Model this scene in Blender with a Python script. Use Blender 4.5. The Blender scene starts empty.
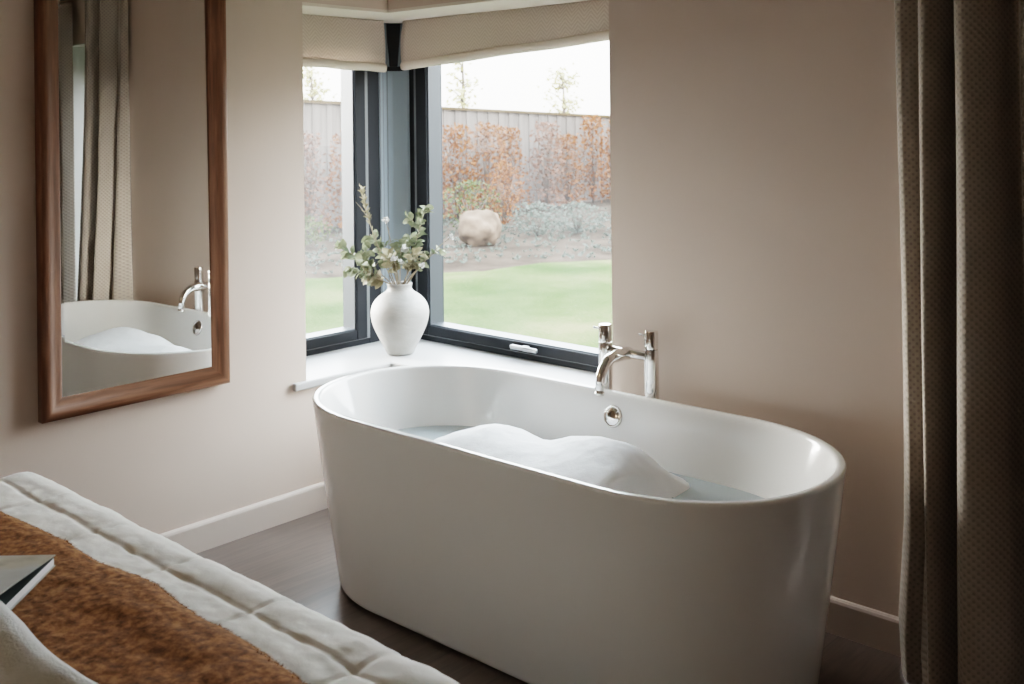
import bpy, bmesh, math, random
from mathutils import Vector, Matrix, noise
random.seed(7)
scn = bpy.context.scene
COL = scn.collection
PI = math.pi

# ------------------------------------------------------------------ materials
def nodes(name):
    m = bpy.data.materials.new(name); m.use_nodes = True
    nt = m.node_tree
    return m, nt, nt.nodes['Principled BSDF'], nt.nodes['Material Output']

def N(nt, typ, **kw):
    n = nt.nodes.new(typ)
    for k, v in kw.items():
        if k.startswith('i_'):
            n.inputs[k[2:].replace('_', ' ')].default_value = v
        else:
            setattr(n, k, v)
    return n

def L(nt, a, b): nt.links.new(a, b)

def ramp(nt, fac, stops):
    r = N(nt, 'ShaderNodeValToRGB')
    el = r.color_ramp.elements
    while len(el) < len(stops): el.new(0.5)
    for e, (p, c) in zip(el, stops):
        e.position = p; e.color = (*c, 1) if len(c) == 3 else c
    L(nt, fac, r.inputs['Fac'])
    return r

def mat(name, color, rough=0.5, metal=0.0, spec=0.5, var=0.0, scale=8.0, bump=0.0, bscale=60.0, coat=0.0, stretch=(1, 1, 1), coord='Object', sheen=0.0):
    m, nt, b, out = nodes(name)
    b.inputs['Base Color'].default_value = (*color, 1)
    b.inputs['Roughness'].default_value = rough
    b.inputs['Metallic'].default_value = metal
    b.inputs['Specular IOR Level'].default_value = spec
    b.inputs['Coat Weight'].default_value = coat
    b.inputs['Coat Roughness'].default_value = 0.04
    b.inputs['Sheen Weight'].default_value = sheen
    tc = N(nt, 'ShaderNodeTexCoord'); mp = N(nt, 'ShaderNodeMapping')
    mp.inputs['Scale'].default_value = stretch
    L(nt, tc.outputs[coord], mp.inputs['Vector'])
    if var > 0:
        nz = N(nt, 'ShaderNodeTexNoise'); nz.inputs['Scale'].default_value = scale; nz.inputs['Detail'].default_value = 6
        L(nt, mp.outputs['Vector'], nz.inputs['Vector'])
        lo = tuple(max(0, c * (1 - var)) for c in color); hi = tuple(min(1, c * (1 + var)) for c in color)
        r = ramp(nt, nz.outputs['Fac'], [(0.3, lo), (0.7, hi)])
        L(nt, r.outputs['Color'], b.inputs['Base Color'])
    if bump > 0:
        nb = N(nt, 'ShaderNodeTexNoise'); nb.inputs['Scale'].default_value = bscale; nb.inputs['Detail'].default_value = 4
        L(nt, mp.outputs['Vector'], nb.inputs['Vector'])
        bp = N(nt, 'ShaderNodeBump'); bp.inputs['Strength'].default_value = bump; bp.inputs['Distance'].default_value = 0.004
        L(nt, nb.outputs['Fac'], bp.inputs['Height']); L(nt, bp.outputs['Normal'], b.inputs['Normal'])
    return m

M = {}
M['wall'] = mat('wall_paint', (0.53, 0.43, 0.362), 0.75, var=0.02, scale=3, bump=0.05, bscale=300)
M['trim'] = mat('trim_paint', (0.52, 0.44, 0.385), 0.4)
M['ceiling'] = mat('ceiling_paint', (0.72, 0.66, 0.59), 0.8)
M['soffit'] = mat('soffit_paint', (0.66, 0.60, 0.53), 0.7)
M['sill'] = mat('sill_paint', (0.42, 0.41, 0.40), 0.35, var=0.01)
M['frame'] = mat('window_frame_paint', (0.011, 0.012, 0.014), 0.55, spec=0.12)
M['bracket'] = mat('post_shade_dark', (0.008, 0.008, 0.009), 0.6, spec=0.2)  # near-black for the painted shade on the corner post
M['frame_post'] = mat('corner_post_lit', (0.16, 0.20, 0.23), 0.4)
M['strip'] = mat('pale_strip', (0.09, 0.097, 0.10), 0.5)
M['bead'] = mat('glazing_bead_lit', (0.022, 0.027, 0.032), 0.4)
M['tub'] = mat('glossy_acrylic', (0.85, 0.835, 0.81), 0.13, spec=0.5, coat=0.3)
M['chrome'] = mat('polished_chrome', (0.78, 0.76, 0.74), 0.07, metal=1.0)
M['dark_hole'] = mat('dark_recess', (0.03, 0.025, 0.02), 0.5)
M['brushed'] = mat('satin_metal', (0.30, 0.30, 0.30), 0.3, metal=0.8)
M['mirror'] = mat('mirror_silver', (0.86, 0.87, 0.85), 0.0, metal=1.0)
M['ceramic'] = mat('matt_ceramic', (0.25, 0.238, 0.22), 0.55, var=0.07, scale=14, bump=0.5, bscale=45, stretch=(1, 1, 2.2))
M['ceramic_in'] = mat('vase_inside', (0.35, 0.32, 0.29), 0.7)
M['mattress'] = mat('mattress_fabric', (0.7, 0.68, 0.64), 0.9)
M['bedbase'] = mat('bed_base_fabric', (0.28, 0.26, 0.24), 0.9, bump=0.3)
M['darkwood'] = mat('dark_wood', (0.08, 0.05, 0.035), 0.5)
M['blanket'] = mat('blanket_weave', (0.50, 0.495, 0.47), 0.9, var=0.08, scale=25, bump=0.5, bscale=220, sheen=0.3)
M['paper'] = mat('page_paper', (0.80, 0.80, 0.79), 0.6, bump=0.4, bscale=400, stretch=(0.02, 0.02, 1))
M['cover_in'] = mat('cover_inside', (0.02, 0.03, 0.03), 0.5)
M['foamy'] = mat('soap_foam', (0.94, 0.945, 0.955), 0.85, bump=0.15, bscale=120)
M['stemwood'] = mat('dry_stem', (0.16, 0.125, 0.08), 0.7)
M['blossom'] = mat('white_blossom', (0.50, 0.49, 0.465), 0.8, bump=0.6, bscale=200)
M['rock'] = mat('pale_stone', (0.082, 0.057, 0.041), 0.9, var=0.3, scale=6, bump=0.8, bscale=14, spec=0.0)
M['soil'] = mat('garden_soil', (0.034, 0.025, 0.019), 0.95, var=0.35, scale=2.2, bump=0.6, bscale=9, spec=0.0)
M['fencewood'] = mat('weathered_board', (0.087, 0.072, 0.062), 0.85, var=0.22, scale=3, stretch=(9, 9, 0.5), spec=0.0)
M['fencecap'] = mat('fence_cap_wood', (0.047, 0.031, 0.016), 0.85, var=0.2, spec=0.0)
M['branch'] = mat('branch_bark', (0.06, 0.045, 0.036), 0.9, spec=0.0)
M['rail'] = mat('curtain_rail_metal', (0.12, 0.11, 0.1), 0.4, metal=0.6)
M['lining'] = mat('curtain_lining', (0.72, 0.69, 0.63), 0.9)

def two_tone_leaf(name, c1, c2, rough=0.6, transl=0.25):
    m, nt, b, out = nodes(name)
    oi = N(nt, 'ShaderNodeTexCoord'); nz = N(nt, 'ShaderNodeTexNoise'); nz.inputs['Scale'].default_value = 22
    L(nt, oi.outputs['Object'], nz.inputs['Vector'])
    r = ramp(nt, nz.outputs['Fac'], [(0.35, c1), (0.65, c2)])
    L(nt, r.outputs['Color'], b.inputs['Base Color']); b.inputs['Roughness'].default_value = rough; b.inputs['Specular IOR Level'].default_value = 0.15
    t = N(nt, 'ShaderNodeBsdfTranslucent'); L(nt, r.outputs['Color'], t.inputs['Color'])
    mx = N(nt, 'ShaderNodeMixShader'); mx.inputs['Fac'].default_value = transl
    L(nt, b.outputs['BSDF'], mx.inputs[1]); L(nt, t.outputs['BSDF'], mx.inputs[2]); L(nt, mx.outputs['Shader'], out.inputs['Surface'])
    return m
M['leaf'] = two_tone_leaf('eucalyptus_leaf', (0.075, 0.09, 0.05), (0.19, 0.195, 0.125))
M['leaf2'] = two_tone_leaf('dried_leaf', (0.12, 0.10, 0.055), (0.24, 0.215, 0.14))
M['beech'] = two_tone_leaf('copper_leaf', (0.098, 0.022, 0.003), (0.110, 0.043, 0.013), 0.7, 0.3)
M['beech2'] = two_tone_leaf('pale_copper_leaf', (0.094, 0.037, 0.021), (0.095, 0.059, 0.043), 0.7, 0.3)
M['green'] = two_tone_leaf('shrub_leaf', (0.026, 0.036, 0.008), (0.048, 0.051, 0.017), 0.7, 0.3)
M['greyleaf'] = two_tone_leaf('lavender_leaf', (0.043, 0.050, 0.037), (0.062, 0.062, 0.051), 0.7, 0.3)
M['treeleaf'] = two_tone_leaf('yellowing_leaf', (0.201, 0.168, 0.063), (0.235, 0.213, 0.118), 0.7, 0.4)

# lawn: patchy green
def lawn_mat():
    m, nt, b, out = nodes('lawn_grass')
    tc = N(nt, 'ShaderNodeTexCoord')
    n1 = N(nt, 'ShaderNodeTexNoise'); n1.inputs['Scale'].default_value = 0.9; n1.inputs['Detail'].default_value = 8
    n2 = N(nt, 'ShaderNodeTexNoise'); n2.inputs['Scale'].default_value = 30; n2.inputs['Detail'].default_value = 3
    L(nt, tc.outputs['Object'], n1.inputs['Vector']); L(nt, tc.outputs['Object'], n2.inputs['Vector'])
    ad = N(nt, 'ShaderNodeMath', operation='ADD'); ml = N(nt, 'ShaderNodeMath', operation='MULTIPLY'); ml.inputs[1].default_value = 0.35
    L(nt, n2.outputs['Fac'], ml.inputs[0]); L(nt, n1.outputs['Fac'], ad.inputs[0]); L(nt, ml.outputs[0], ad.inputs[1])
    r = ramp(nt, ad.outputs[0], [(0.48, (0.023, 0.034, 0.012)), (0.66, (0.040, 0.049, 0.020)), (0.85, (0.072, 0.066, 0.034))])
    L(nt, r.outputs['Color'], b.inputs['Base Color']); b.inputs['Roughness'].default_value = 0.95; b.inputs['Specular IOR Level'].default_value = 0.0
    bp = N(nt, 'ShaderNodeBump'); bp.inputs['Strength'].default_value = 0.6; bp.inputs['Distance'].default_value = 0.03
    L(nt, n2.outputs['Fac'], bp.inputs['Height']); L(nt, bp.outputs['Normal'], b.inputs['Normal'])
    return m
M['lawn'] = lawn_mat()

# dark wooden floor boards
def floor_mat():
    m, nt, b, out = nodes('dark_floor_boards')
    tc = N(nt, 'ShaderNodeTexCoord'); mp = N(nt, 'ShaderNodeMapping'); L(nt, tc.outputs['Object'], mp.inputs['Vector'])
    mp.inputs['Rotation'].default_value = (0, 0, PI / 2)
    br = N(nt, 'ShaderNodeTexBrick'); br.offset = 0.37
    for k, v in (('Scale', 1.0), ('Brick Width', 1.8), ('Row Height', 0.19), ('Mortar Size', 0.0016), ('Mortar Smooth', 0.2), ('Bias', 0.0)):
        br.inputs[k].default_value = v
    br.inputs['Color1'].default_value = (0.112, 0.085, 0.072, 1); br.inputs['Color2'].default_value = (0.138, 0.106, 0.090, 1)
    br.inputs['Mortar'].default_value = (0.09, 0.07, 0.06, 1)
    L(nt, mp.outputs['Vector'], br.inputs['Vector'])
    mg = N(nt, 'ShaderNodeMapping'); mg.inputs['Scale'].default_value = (14, 1.1, 1); L(nt, tc.outputs['Object'], mg.inputs['Vector'])
    g = N(nt, 'ShaderNodeTexNoise'); g.inputs['Scale'].default_value = 3; g.inputs['Detail'].default_value = 8; g.inputs['Distortion'].default_value = 1.2
    L(nt, mg.outputs['Vector'], g.inputs['Vector'])
    mr = ramp(nt, g.outputs['Fac'], [(0.3, (0.8, 0.8, 0.8)), (0.7, (1.15, 1.14, 1.13))])
    mx = N(nt, 'ShaderNodeMix', data_type='RGBA', blend_type='MULTIPLY'); mx.inputs['Factor'].default_value = 1
    L(nt, br.outputs['Color'], mx.inputs['A']); L(nt, mr.outputs['Color'], mx.inputs['B'])
    L(nt, mx.outputs['Result'], b.inputs['Base Color'])
    b.inputs['Roughness'].default_value = 0.36
    bp = N(nt, 'ShaderNodeBump'); bp.inputs['Strength'].default_value = 0.15; bp.inputs['Distance'].default_value = 0.002
    L(nt, g.outputs['Fac'], bp.inputs['Height']); L(nt, bp.outputs['Normal'], b.inputs['Normal'])
    return m
M['floor'] = floor_mat()

# walnut-stained mirror frame, grain along local X of each bar (UV based)
def wood_mat():
    m, nt, b, out = nodes('brown_wood_frame')
    uv = N(nt, 'ShaderNodeUVMap'); mp = N(nt, 'ShaderNodeMapping'); mp.inputs['Scale'].default_value = (3.0, 60, 1)
    L(nt, uv.outputs['UV'], mp.inputs['Vector'])
    nz = N(nt, 'ShaderNodeTexNoise'); nz.inputs['Scale'].default_value = 1.6; nz.inputs['Detail'].default_value = 6; nz.inputs['Distortion'].default_value = 0.6
    L(nt, mp.outputs['Vector'], nz.inputs['Vector'])
    r = ramp(nt, nz.outputs['Fac'], [(0.3, (0.10, 0.042, 0.020)), (0.6, (0.17, 0.074, 0.037)), (0.8, (0.23, 0.108, 0.056))])
    L(nt, r.outputs['Color'], b.inputs['Base Color']); b.inputs['Roughness'].default_value = 0.42; b.inputs['Specular IOR Level'].default_value = 0.35
    return m
M['wood'] = wood_mat()

# patterned curtain cloth: offset rows of small dark lozenges (UV in metres)
def curtain_mat():
    m, nt, b, out = nodes('dotted_curtain_cloth')
    uv = N(nt, 'ShaderNodeUVMap'); sx = N(nt, 'ShaderNodeSeparateXYZ'); L(nt, uv.outputs['UV'], sx.inputs['Vector'])
    p = 0.019
    def math2(op, a, b_=None):
        n = N(nt, 'ShaderNodeMath', operation=op)
        for i, v in enumerate((a, b_)):
            if v is None: continue
            if isinstance(v, (int, float)): n.inputs[i].default_value = v
            else: L(nt, v, n.inputs[i])
        return n.outputs[0]
    u = math2('MULTIPLY', sx.outputs['X'], 2 * PI / p); v = math2('MULTIPLY', sx.outputs['Y'], 2 * PI / (p * 1.0))
    s = math2('MULTIPLY', math2('COSINE', u), math2('COSINE', v))
    r = ramp(nt, s, [(0.15, (0.285, 0.240, 0.200)), (0.85, (0.205, 0.170, 0.142))])
    nz = N(nt, 'ShaderNodeTexNoise'); nz.inputs['Scale'].default_value = 500; L(nt, uv.outputs['UV'], nz.inputs['Vector'])
    L(nt, r.outputs['Color'], b.inputs['Base Color'])
    b.inputs['Roughness'].default_value = 0.85; b.inputs['Sheen Weight'].default_value = 0.25
    bp = N(nt, 'ShaderNodeBump'); bp.inputs['Strength'].default_value = 0.35; bp.inputs['Distance'].default_value = 0.002
    L(nt, s, bp.inputs['Height']); L(nt, bp.outputs['Normal'], b.inputs['Normal'])
    return m
M['curtain'] = curtain_mat()

# blind cloth: woven zigzag
def blind_mat():
    m, nt, b, out = nodes('zigzag_blind_cloth')
    uv = N(nt, 'ShaderNodeUVMap'); sx = N(nt, 'ShaderNodeSeparateXYZ'); L(nt, uv.outputs['UV'], sx.inputs['Vector'])
    def math2(op, a, b_=None):
        n = N(nt, 'ShaderNodeMath', operation=op)
        for i, v in enumerate((a, b_)):
            if v is None: continue
            if isinstance(v, (int, float)): n.inputs[i].default_value = v
            else: L(nt, v, n.inputs[i])
        return n.outputs[0]
    tri = math2('PINGPONG', sx.outputs['X'], 0.03)
    w = math2('SINE', math2('MULTIPLY', math2('ADD', sx.outputs['Y'], tri), 2 * PI / 0.016))
    nz = N(nt, 'ShaderNodeTexNoise'); nz.inputs['Scale'].default_value = 260; L(nt, uv.outputs['UV'], nz.inputs['Vector'])
    f = math2('ADD', math2('MULTIPLY', w, 0.28), nz.outputs['Fac'])
    r = ramp(nt, f, [(0.25, (0.53, 0.45, 0.395)), (0.8, (0.64, 0.56, 0.50))])
    L(nt, r.outputs['Color'], b.inputs['Base Color']); b.inputs['Roughness'].default_value = 0.9
    t = N(nt, 'ShaderNodeBsdfTranslucent'); L(nt, r.outputs['Color'], t.inputs['Color'])
    mx = N(nt, 'ShaderNodeMixShader'); mx.inputs['Fac'].default_value = 0.25
    L(nt, b.outputs['BSDF'], mx.inputs[1]); L(nt, t.outputs['BSDF'], mx.inputs[2]); L(nt, mx.outputs['Shader'], out.inputs['Surface'])
    bp = N(nt, 'ShaderNodeBump'); bp.inputs['Strength'].default_value = 0.4; bp.inputs['Distance'].default_value = 0.002
    L(nt, f, bp.inputs['Height']); L(nt, bp.outputs['Normal'], b.inputs['Normal'])
    return m
M['blind'] = blind_mat()
M['blind_hem'] = mat('blind_hem_cloth', (0.62, 0.55, 0.49), 0.9, bump=0.2, bscale=300)

def quilt_mat():
    m, nt, b, out = nodes('quilted_linen')
    tc = N(nt, 'ShaderNodeTexCoord')
    nz = N(nt, 'ShaderNodeTexNoise'); nz.inputs['Scale'].default_value = 9; nz.inputs['Detail'].default_value = 7
    L(nt, tc.outputs['Object'], nz.inputs['Vector'])
    r = ramp(nt, nz.outputs['Fac'], [(0.3, (0.64, 0.605, 0.55)), (0.7, (0.73, 0.69, 0.635))])
    L(nt, r.outputs['Color'], b.inputs['Base Color']); b.inputs['Roughness'].default_value = 0.85
    b.inputs['Sheen Weight'].default_value = 0.2
    n2 = N(nt, 'ShaderNodeTexNoise'); n2.inputs['Scale'].default_value = 20; n2.inputs['Detail'].default_value = 4; n2.inputs['Distortion'].default_value = 0.3
    L(nt, tc.outputs['Object'], n2.inputs['Vector'])
    bp = N(nt, 'ShaderNodeBump'); bp.inputs['Strength'].default_value = 0.3; bp.inputs['Distance'].default_value = 0.008
    L(nt, n2.outputs['Fac'], bp.inputs['Height']); L(nt, bp.outputs['Normal'], b.inputs['Normal'])
    return m
M['quilt'] = quilt_mat()

def wool_mat(name, a, b_, c):
    m, nt, b, out = nodes(name)
    tc = N(nt, 'ShaderNodeTexCoord')
    nz = N(nt, 'ShaderNodeTexNoise'); nz.inputs['Scale'].default_value = 62; nz.inputs['Detail'].default_value = 8; nz.inputs['Roughness'].default_value = 0.65
    L(nt, tc.outputs['Object'], nz.inputs['Vector'])
    r = ramp(nt, nz.outputs['Fac'], [(0.36, a), (0.5, b_), (0.64, c)])
    L(nt, r.outputs['Color'], b.inputs['Base Color']); b.inputs['Roughness'].default_value = 0.95
    b.inputs['Sheen Weight'].default_value = 0.06; b.inputs['Specular IOR Level'].default_value = 0.1; b.inputs['Sheen Tint'].default_value = (0.9, 0.6, 0.35, 1)
    t = N(nt, 'ShaderNodeBsdfTranslucent'); L(nt, r.outputs['Color'], t.inputs['Color'])
    mx = N(nt, 'ShaderNodeMixShader'); mx.inputs['Fac'].default_value = 0.45 if 'pile' in name else 0.0
    L(nt, b.outputs['BSDF'], mx.inputs[1]); L(nt, t.outputs['BSDF'], mx.inputs[2]); L(nt, mx.outputs['Shader'], out.inputs['Surface'])
    return m
M['wool'] = wool_mat('rust_wool', (0.085, 0.033, 0.012), (0.19, 0.078, 0.029), (0.32, 0.15, 0.062))
M['pile'] = wool_mat('rust_wool_pile', (0.115, 0.044, 0.016), (0.27, 0.112, 0.042), (0.52, 0.26, 0.115))

def cover_mat():
    m, nt, b, out = nodes('printed_cover')
    tc = N(nt, 'ShaderNodeTexCoord')
    nz = N(nt, 'ShaderNodeTexNoise'); nz.inputs['Scale'].default_value = 7; nz.inputs['Detail'].default_value = 5
    L(nt, tc.outputs['Object'], nz.inputs['Vector'])
    r = ramp(nt, nz.outputs['Fac'], [(0.35, (0.30, 0.31, 0.30)), (0.55, (0.43, 0.44, 0.43)), (0.66, (0.42, 0.38, 0.30)), (0.75, (0.25, 0.22, 0.17))])
    L(nt, r.outputs['Color'], b.inputs['Base Color']); b.inputs['Roughness'].default_value = 0.3
    return m
M['cover'] = cover_mat()

def glass_mat():
    m, nt, b, out = nodes('window_glass')
    nt.nodes.remove(b)
    tc = N(nt, 'ShaderNodeTexCoord')
    nz = N(nt, 'ShaderNodeTexNoise'); nz.inputs['Scale'].default_value = 1.6; nz.inputs['Detail'].default_value = 3
    L(nt, tc.outputs['Object'], nz.inputs['Vector'])
    mr = N(nt, 'ShaderNodeMapRange'); mr.inputs['From Min'].default_value = 0.35; mr.inputs['From Max'].default_value = 0.7
    mr.inputs['To Min'].default_value = 0.004; mr.inputs['To Max'].default_value = 0.020
    L(nt, nz.outputs['Fac'], mr.inputs['Value'])
    tr = N(nt, 'ShaderNodeBsdfTransparent'); tr.inputs['Color'].default_value = (0.97, 0.985, 0.98, 1)
    tl = N(nt, 'ShaderNodeBsdfTranslucent'); tl.inputs['Color'].default_value = (0.95, 0.97, 1, 1)
    gl = N(nt, 'ShaderNodeBsdfGlossy'); gl.inputs['Roughness'].default_value = 0.0
    fr = N(nt, 'ShaderNodeFresnel'); fr.inputs['IOR'].default_value = 1.22
    m1 = N(nt, 'ShaderNodeMixShader'); m2 = N(nt, 'ShaderNodeMixShader')
    L(nt, mr.outputs['Result'], m1.inputs['Fac']); L(nt, tr.outputs[0], m1.inputs[1]); L(nt, tl.outputs[0], m1.inputs[2])
    L(nt, fr.outputs[0], m2.inputs['Fac']); L(nt, m1.outputs[0], m2.inputs[1]); L(nt, gl.outputs[0], m2.inputs[2])
    L(nt, m2.outputs[0], out.inputs['Surface'])
    return m
M['glass'] = glass_mat()

def water_mat():
    m, nt, b, out = nodes('bath_water')
    nt.nodes.remove(b)
    tc = N(nt, 'ShaderNodeTexCoord'); nz = N(nt, 'ShaderNodeTexNoise'); nz.inputs['Scale'].default_value = 9
    L(nt, tc.outputs['Object'], nz.inputs['Vector'])
    bp = N(nt, 'ShaderNodeBump'); bp.inputs['Strength'].default_value = 0.12; bp.inputs['Distance'].default_value = 0.01
    L(nt, nz.outputs['Fac'], bp.inputs['Height'])
    tr = N(nt, 'ShaderNodeBsdfTransparent'); tr.inputs['Color'].default_value = (0.90, 0.97, 0.975, 1)
    df = N(nt, 'ShaderNodeBsdfDiffuse'); df.inputs['Color'].default_value = (0.84, 0.93, 0.95, 1)
    gl = N(nt, 'ShaderNodeBsdfGlossy'); gl.inputs['Roughness'].default_value = 0.02
    fr = N(nt, 'ShaderNodeFresnel'); fr.inputs['IOR'].default_value = 1.33
    m0 = N(nt, 'ShaderNodeMixShader'); m0.inputs['Fac'].default_value = 0.45
    m2 = N(nt, 'ShaderNodeMixShader')
    L(nt, tr.outputs[0], m0.inputs[1]); L(nt, df.outputs[0], m0.inputs[2])
    L(nt, bp.outputs['Normal'], gl.inputs['Normal']); L(nt, bp.outputs['Normal'], fr.inputs['Normal'])
    L(nt, fr.outputs[0], m2.inputs['Fac']); L(nt, m0.outputs[0], m2.inputs[1]); L(nt, gl.outputs[0], m2.inputs[2])
    L(nt, m2.outputs[0], out.inputs['Surface'])
    return m
M['water'] = water_mat()

# ------------------------------------------------------------------ object helpers
def tag(o, label=None, cat=None, group=None, kind=None):
    if label: o['label'] = label
    if cat: o['category'] = cat
    if group: o['group'] = group
    if kind: o['kind'] = kind
    return o

def empty(name, loc=(0, 0, 0), label=None, cat=None, group=None, kind=None):
    o = bpy.data.objects.new(name, None); COL.objects.link(o)
    o.location = loc; o.empty_display_size = 0.05
    return tag(o, label, cat, group, kind)

def link(name, me, m, parent=None, smooth=True, bevel=0.0, keep_world=True):
    me.materials.clear()
    for mm in (m if isinstance(m, (list, tuple)) else [m]): me.materials.append(mm)
    o = bpy.data.objects.new(name, me); COL.objects.link(o)
    if parent is not None:
        o.parent = parent
        if keep_world: o.matrix_parent_inverse = Matrix.Translation(-world_loc(parent))
    if smooth:
        for p in me.polygons: p.use_smooth = True
    if bevel > 0:
        md = o.modifiers.new('bevel', 'BEVEL'); md.width = bevel; md.segments = 2; md.limit_method = 'ANGLE'; md.angle_limit = 0.7
        md.harden_normals = False
        for p in me.polygons: p.use_smooth = False
    return o

def world_loc(o):
    v = Vector(o.location)
    if o.parent is not None: v = o.parent_world + v if hasattr(o, 'parent_world') else v
    return v

def mesh_from(verts, faces, name='m', uvs=None):
    me = bpy.data.meshes.new(name); me.from_pydata([tuple(v) for v in verts], [], faces); me.update()
    if uvs is not None:
        ul = me.uv_layers.new(name='UVMap')
        for lp in me.loops: ul.data[lp.index].uv = uvs[lp.vertex_index]
    return me

class MB:
    def __init__(s): s.v = []; s.f = []
    def box(s, x0, x1, y0, y1, z0, z1):
        n = len(s.v)
        s.v += [(x0, y0, z0), (x1, y0, z0), (x1, y1, z0), (x0, y1, z0), (x0, y0, z1), (x1, y0, z1), (x1, y1, z1), (x0, y1, z1)]
        s.f += [tuple(n + i for i in q) for q in ((0, 3, 2, 1), (4, 5, 6, 7), (0, 1, 5, 4), (1, 2, 6, 5), (2, 3, 7, 6), (3, 0, 4, 7))]
        return s
    def prism(s, poly, z0, z1):
        n = len(s.v); k = len(poly)
        s.v += [(x, y, z0) for x, y in poly] + [(x, y, z1) for x, y in poly]
        s.f += [tuple(n + i for i in reversed(range(k))), tuple(n + k + i for i in range(k))]
        s.f += [(n + i, n + (i + 1) % k, n + k + (i + 1) % k, n + k + i) for i in range(k)]
        return s
    def tube(s, pts, rad, seg=8, caps=True):
        pts = [Vector(p) for p in pts]; n0 = len(s.v); K = len(pts)
        rads = rad if isinstance(rad, (list, tuple)) else [rad] * K
        t0 = (pts[1] - pts[0]).normalized()
        up = Vector((0, 0, 1)) if abs(t0.z) < 0.9 else Vector((1, 0, 0))
        a = t0.cross(up).normalized()
        for i, p in enumerate(pts):
            t = (pts[min(i + 1, K - 1)] - pts[max(i - 1, 0)]).normalized()
            a = (a - t * a.dot(t)).normalized(); b = t.cross(a)
            for k in range(seg):
                th = 2 * PI * k / seg
                s.v.append(tuple(p + (a * math.cos(th) + b * math.sin(th)) * rads[i]))
        for i in range(K - 1):
            for k in range(seg):
                k2 = (k + 1) % seg
                s.f.append((n0 + i * seg + k, n0 + i * seg + k2, n0 + (i + 1) * seg + k2, n0 + (i + 1) * seg + k))
        if caps:
            s.f.append(tuple(n0 + k for k in reversed(range(seg)))); s.f.append(tuple(n0 + (K - 1) * seg + k for k in range(seg)))
        return s
    def lathe(s, prof, cx, cy, seg=48, cap=(True, True)):
        n0 = len(s.v)
        for r, z in prof:
            for k in range(seg):
                th = 2 * PI * k / seg; s.v.append((cx + r * math.cos(th), cy + r * math.sin(th), z))
        for i in range(len(prof) - 1):
            for k in range(seg):
                k2 = (k + 1) % seg
                s.f.append((n0 + i * seg + k, n0 + i * seg + k2, n0 + (i + 1) * seg + k2, n0 + (i + 1) * seg + k))
        if cap[0]: s.f.append(tuple(n0 + k for k in reversed(range(seg))))
        if cap[1]: s.f.append(tuple(n0 + (len(prof) - 1) * seg + k for k in range(seg)))
        return s
    def ball(s, c, r, seg=10, rings=6, sq=(1, 1, 1)):
        n0 = len(s.v)
        for i in range(rings + 1):
            ph = PI * i / rings
            for k in range(seg):
                th = 2 * PI * k / seg
                s.v.append((c[0] + r * sq[0] * math.sin(ph) * math.cos(th), c[1] + r * sq[1] * math.sin(ph) * math.sin(th), c[2] + r * sq[2] * math.cos(ph)))
        for i in range(rings):
            for k in range(seg):
                k2 = (k + 1) % seg
                s.f.append((n0 + i * seg + k, n0 + (i + 1) * seg + k, n0 + (i + 1) * seg + k2, n0 + i * seg + k2))
        return s
    def leaf(s, p, d, nrm, ln, wd):
        p = Vector(p); d = Vector(d).normalized(); sd = d.cross(Vector(nrm)).normalized(); up = sd.cross(d)
        n0 = len(s.v)
        for t, w, h in ((0, 0.05, 0), (0.25, 0.8, .05), (0.55, 1, .08), (0.82, 0.6, .03), (1, 0.03, -.05)):
            c = p + d * ln * t + up * ln * h
            s.v.append(tuple(c - sd * wd * w / 2 + up * wd * w * .12)); s.v.append(tuple(c)); s.v.append(tuple(c + sd * wd * w / 2 + up * wd * w * .12))
        for i in range(4):
            for k in range(2):
                a = n0 + i * 3 + k; s.f.append((a, a + 1, a + 4, a + 3))
        return s
    def mesh(s): return mesh_from(s.v, s.f)
    def build(s, name, m, parent=None, smooth=False, bevel=0.0): return link(name, s.mesh(), m, parent, smooth, bevel)

def struct(o, kind='structure'):
    o['kind'] = kind; return o

# ------------------------------------------------------------------ room shell
T = 0.42                        # outer wall thickness
SILL, LINT = 0.496, 1.905
LJ, RJ = -0.42, 1.108           # jambs of the corner window in the left / right wall
DX0, DX1, DZ = 2.13, 2.85, 1.97 # glazed door in the right wall
CH, RX, RY = 2.45, 5.0, -4.6
w = MB()
w.box(-T, 0, RY, LJ, 0, CH); w.box(-T, 0, LJ, 0, 0, SILL - .03); w.box(-T, 0, LJ, 0, LINT, CH)
struct(w.build('wall_left', M['wall']))
w = MB()
w.box(-T, RJ, 0, T, 0, SILL - .03); w.box(-T, RJ, 0, T, LINT, CH)
w.box(RJ, DX0, 0, T, 0, CH); w.box(DX0, DX1, 0, T, DZ, CH); w.box(DX1, RX + .2, 0, T, 0, CH)
struct(w.build('wall_right', M['wall']))
struct(MB().box(-T, RX + .2, RY - .2, RY, 0, CH).build('wall_rear', M['wall']))
struct(MB().box(RX, RX + .2, RY, 0, 0, CH).build('wall_far', M['wall']))
struct(MB().box(-T, RX + .2, RY - .2, T, -.08, 0).build('floor', M['floor']))
struct(MB().box(-T, RX + .2, RY - .2, T, CH, CH + .15).build('ceiling', M['ceiling']))
# soffit lining of the corner window
w = MB(); w.box(-T + .02, 0.0, LJ, T - .02, LINT - .012, LINT); w.box(0, RJ, 0.0, T - .02, LINT - .012, LINT)
struct(w.build('trim_1', M['soffit']))

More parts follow.
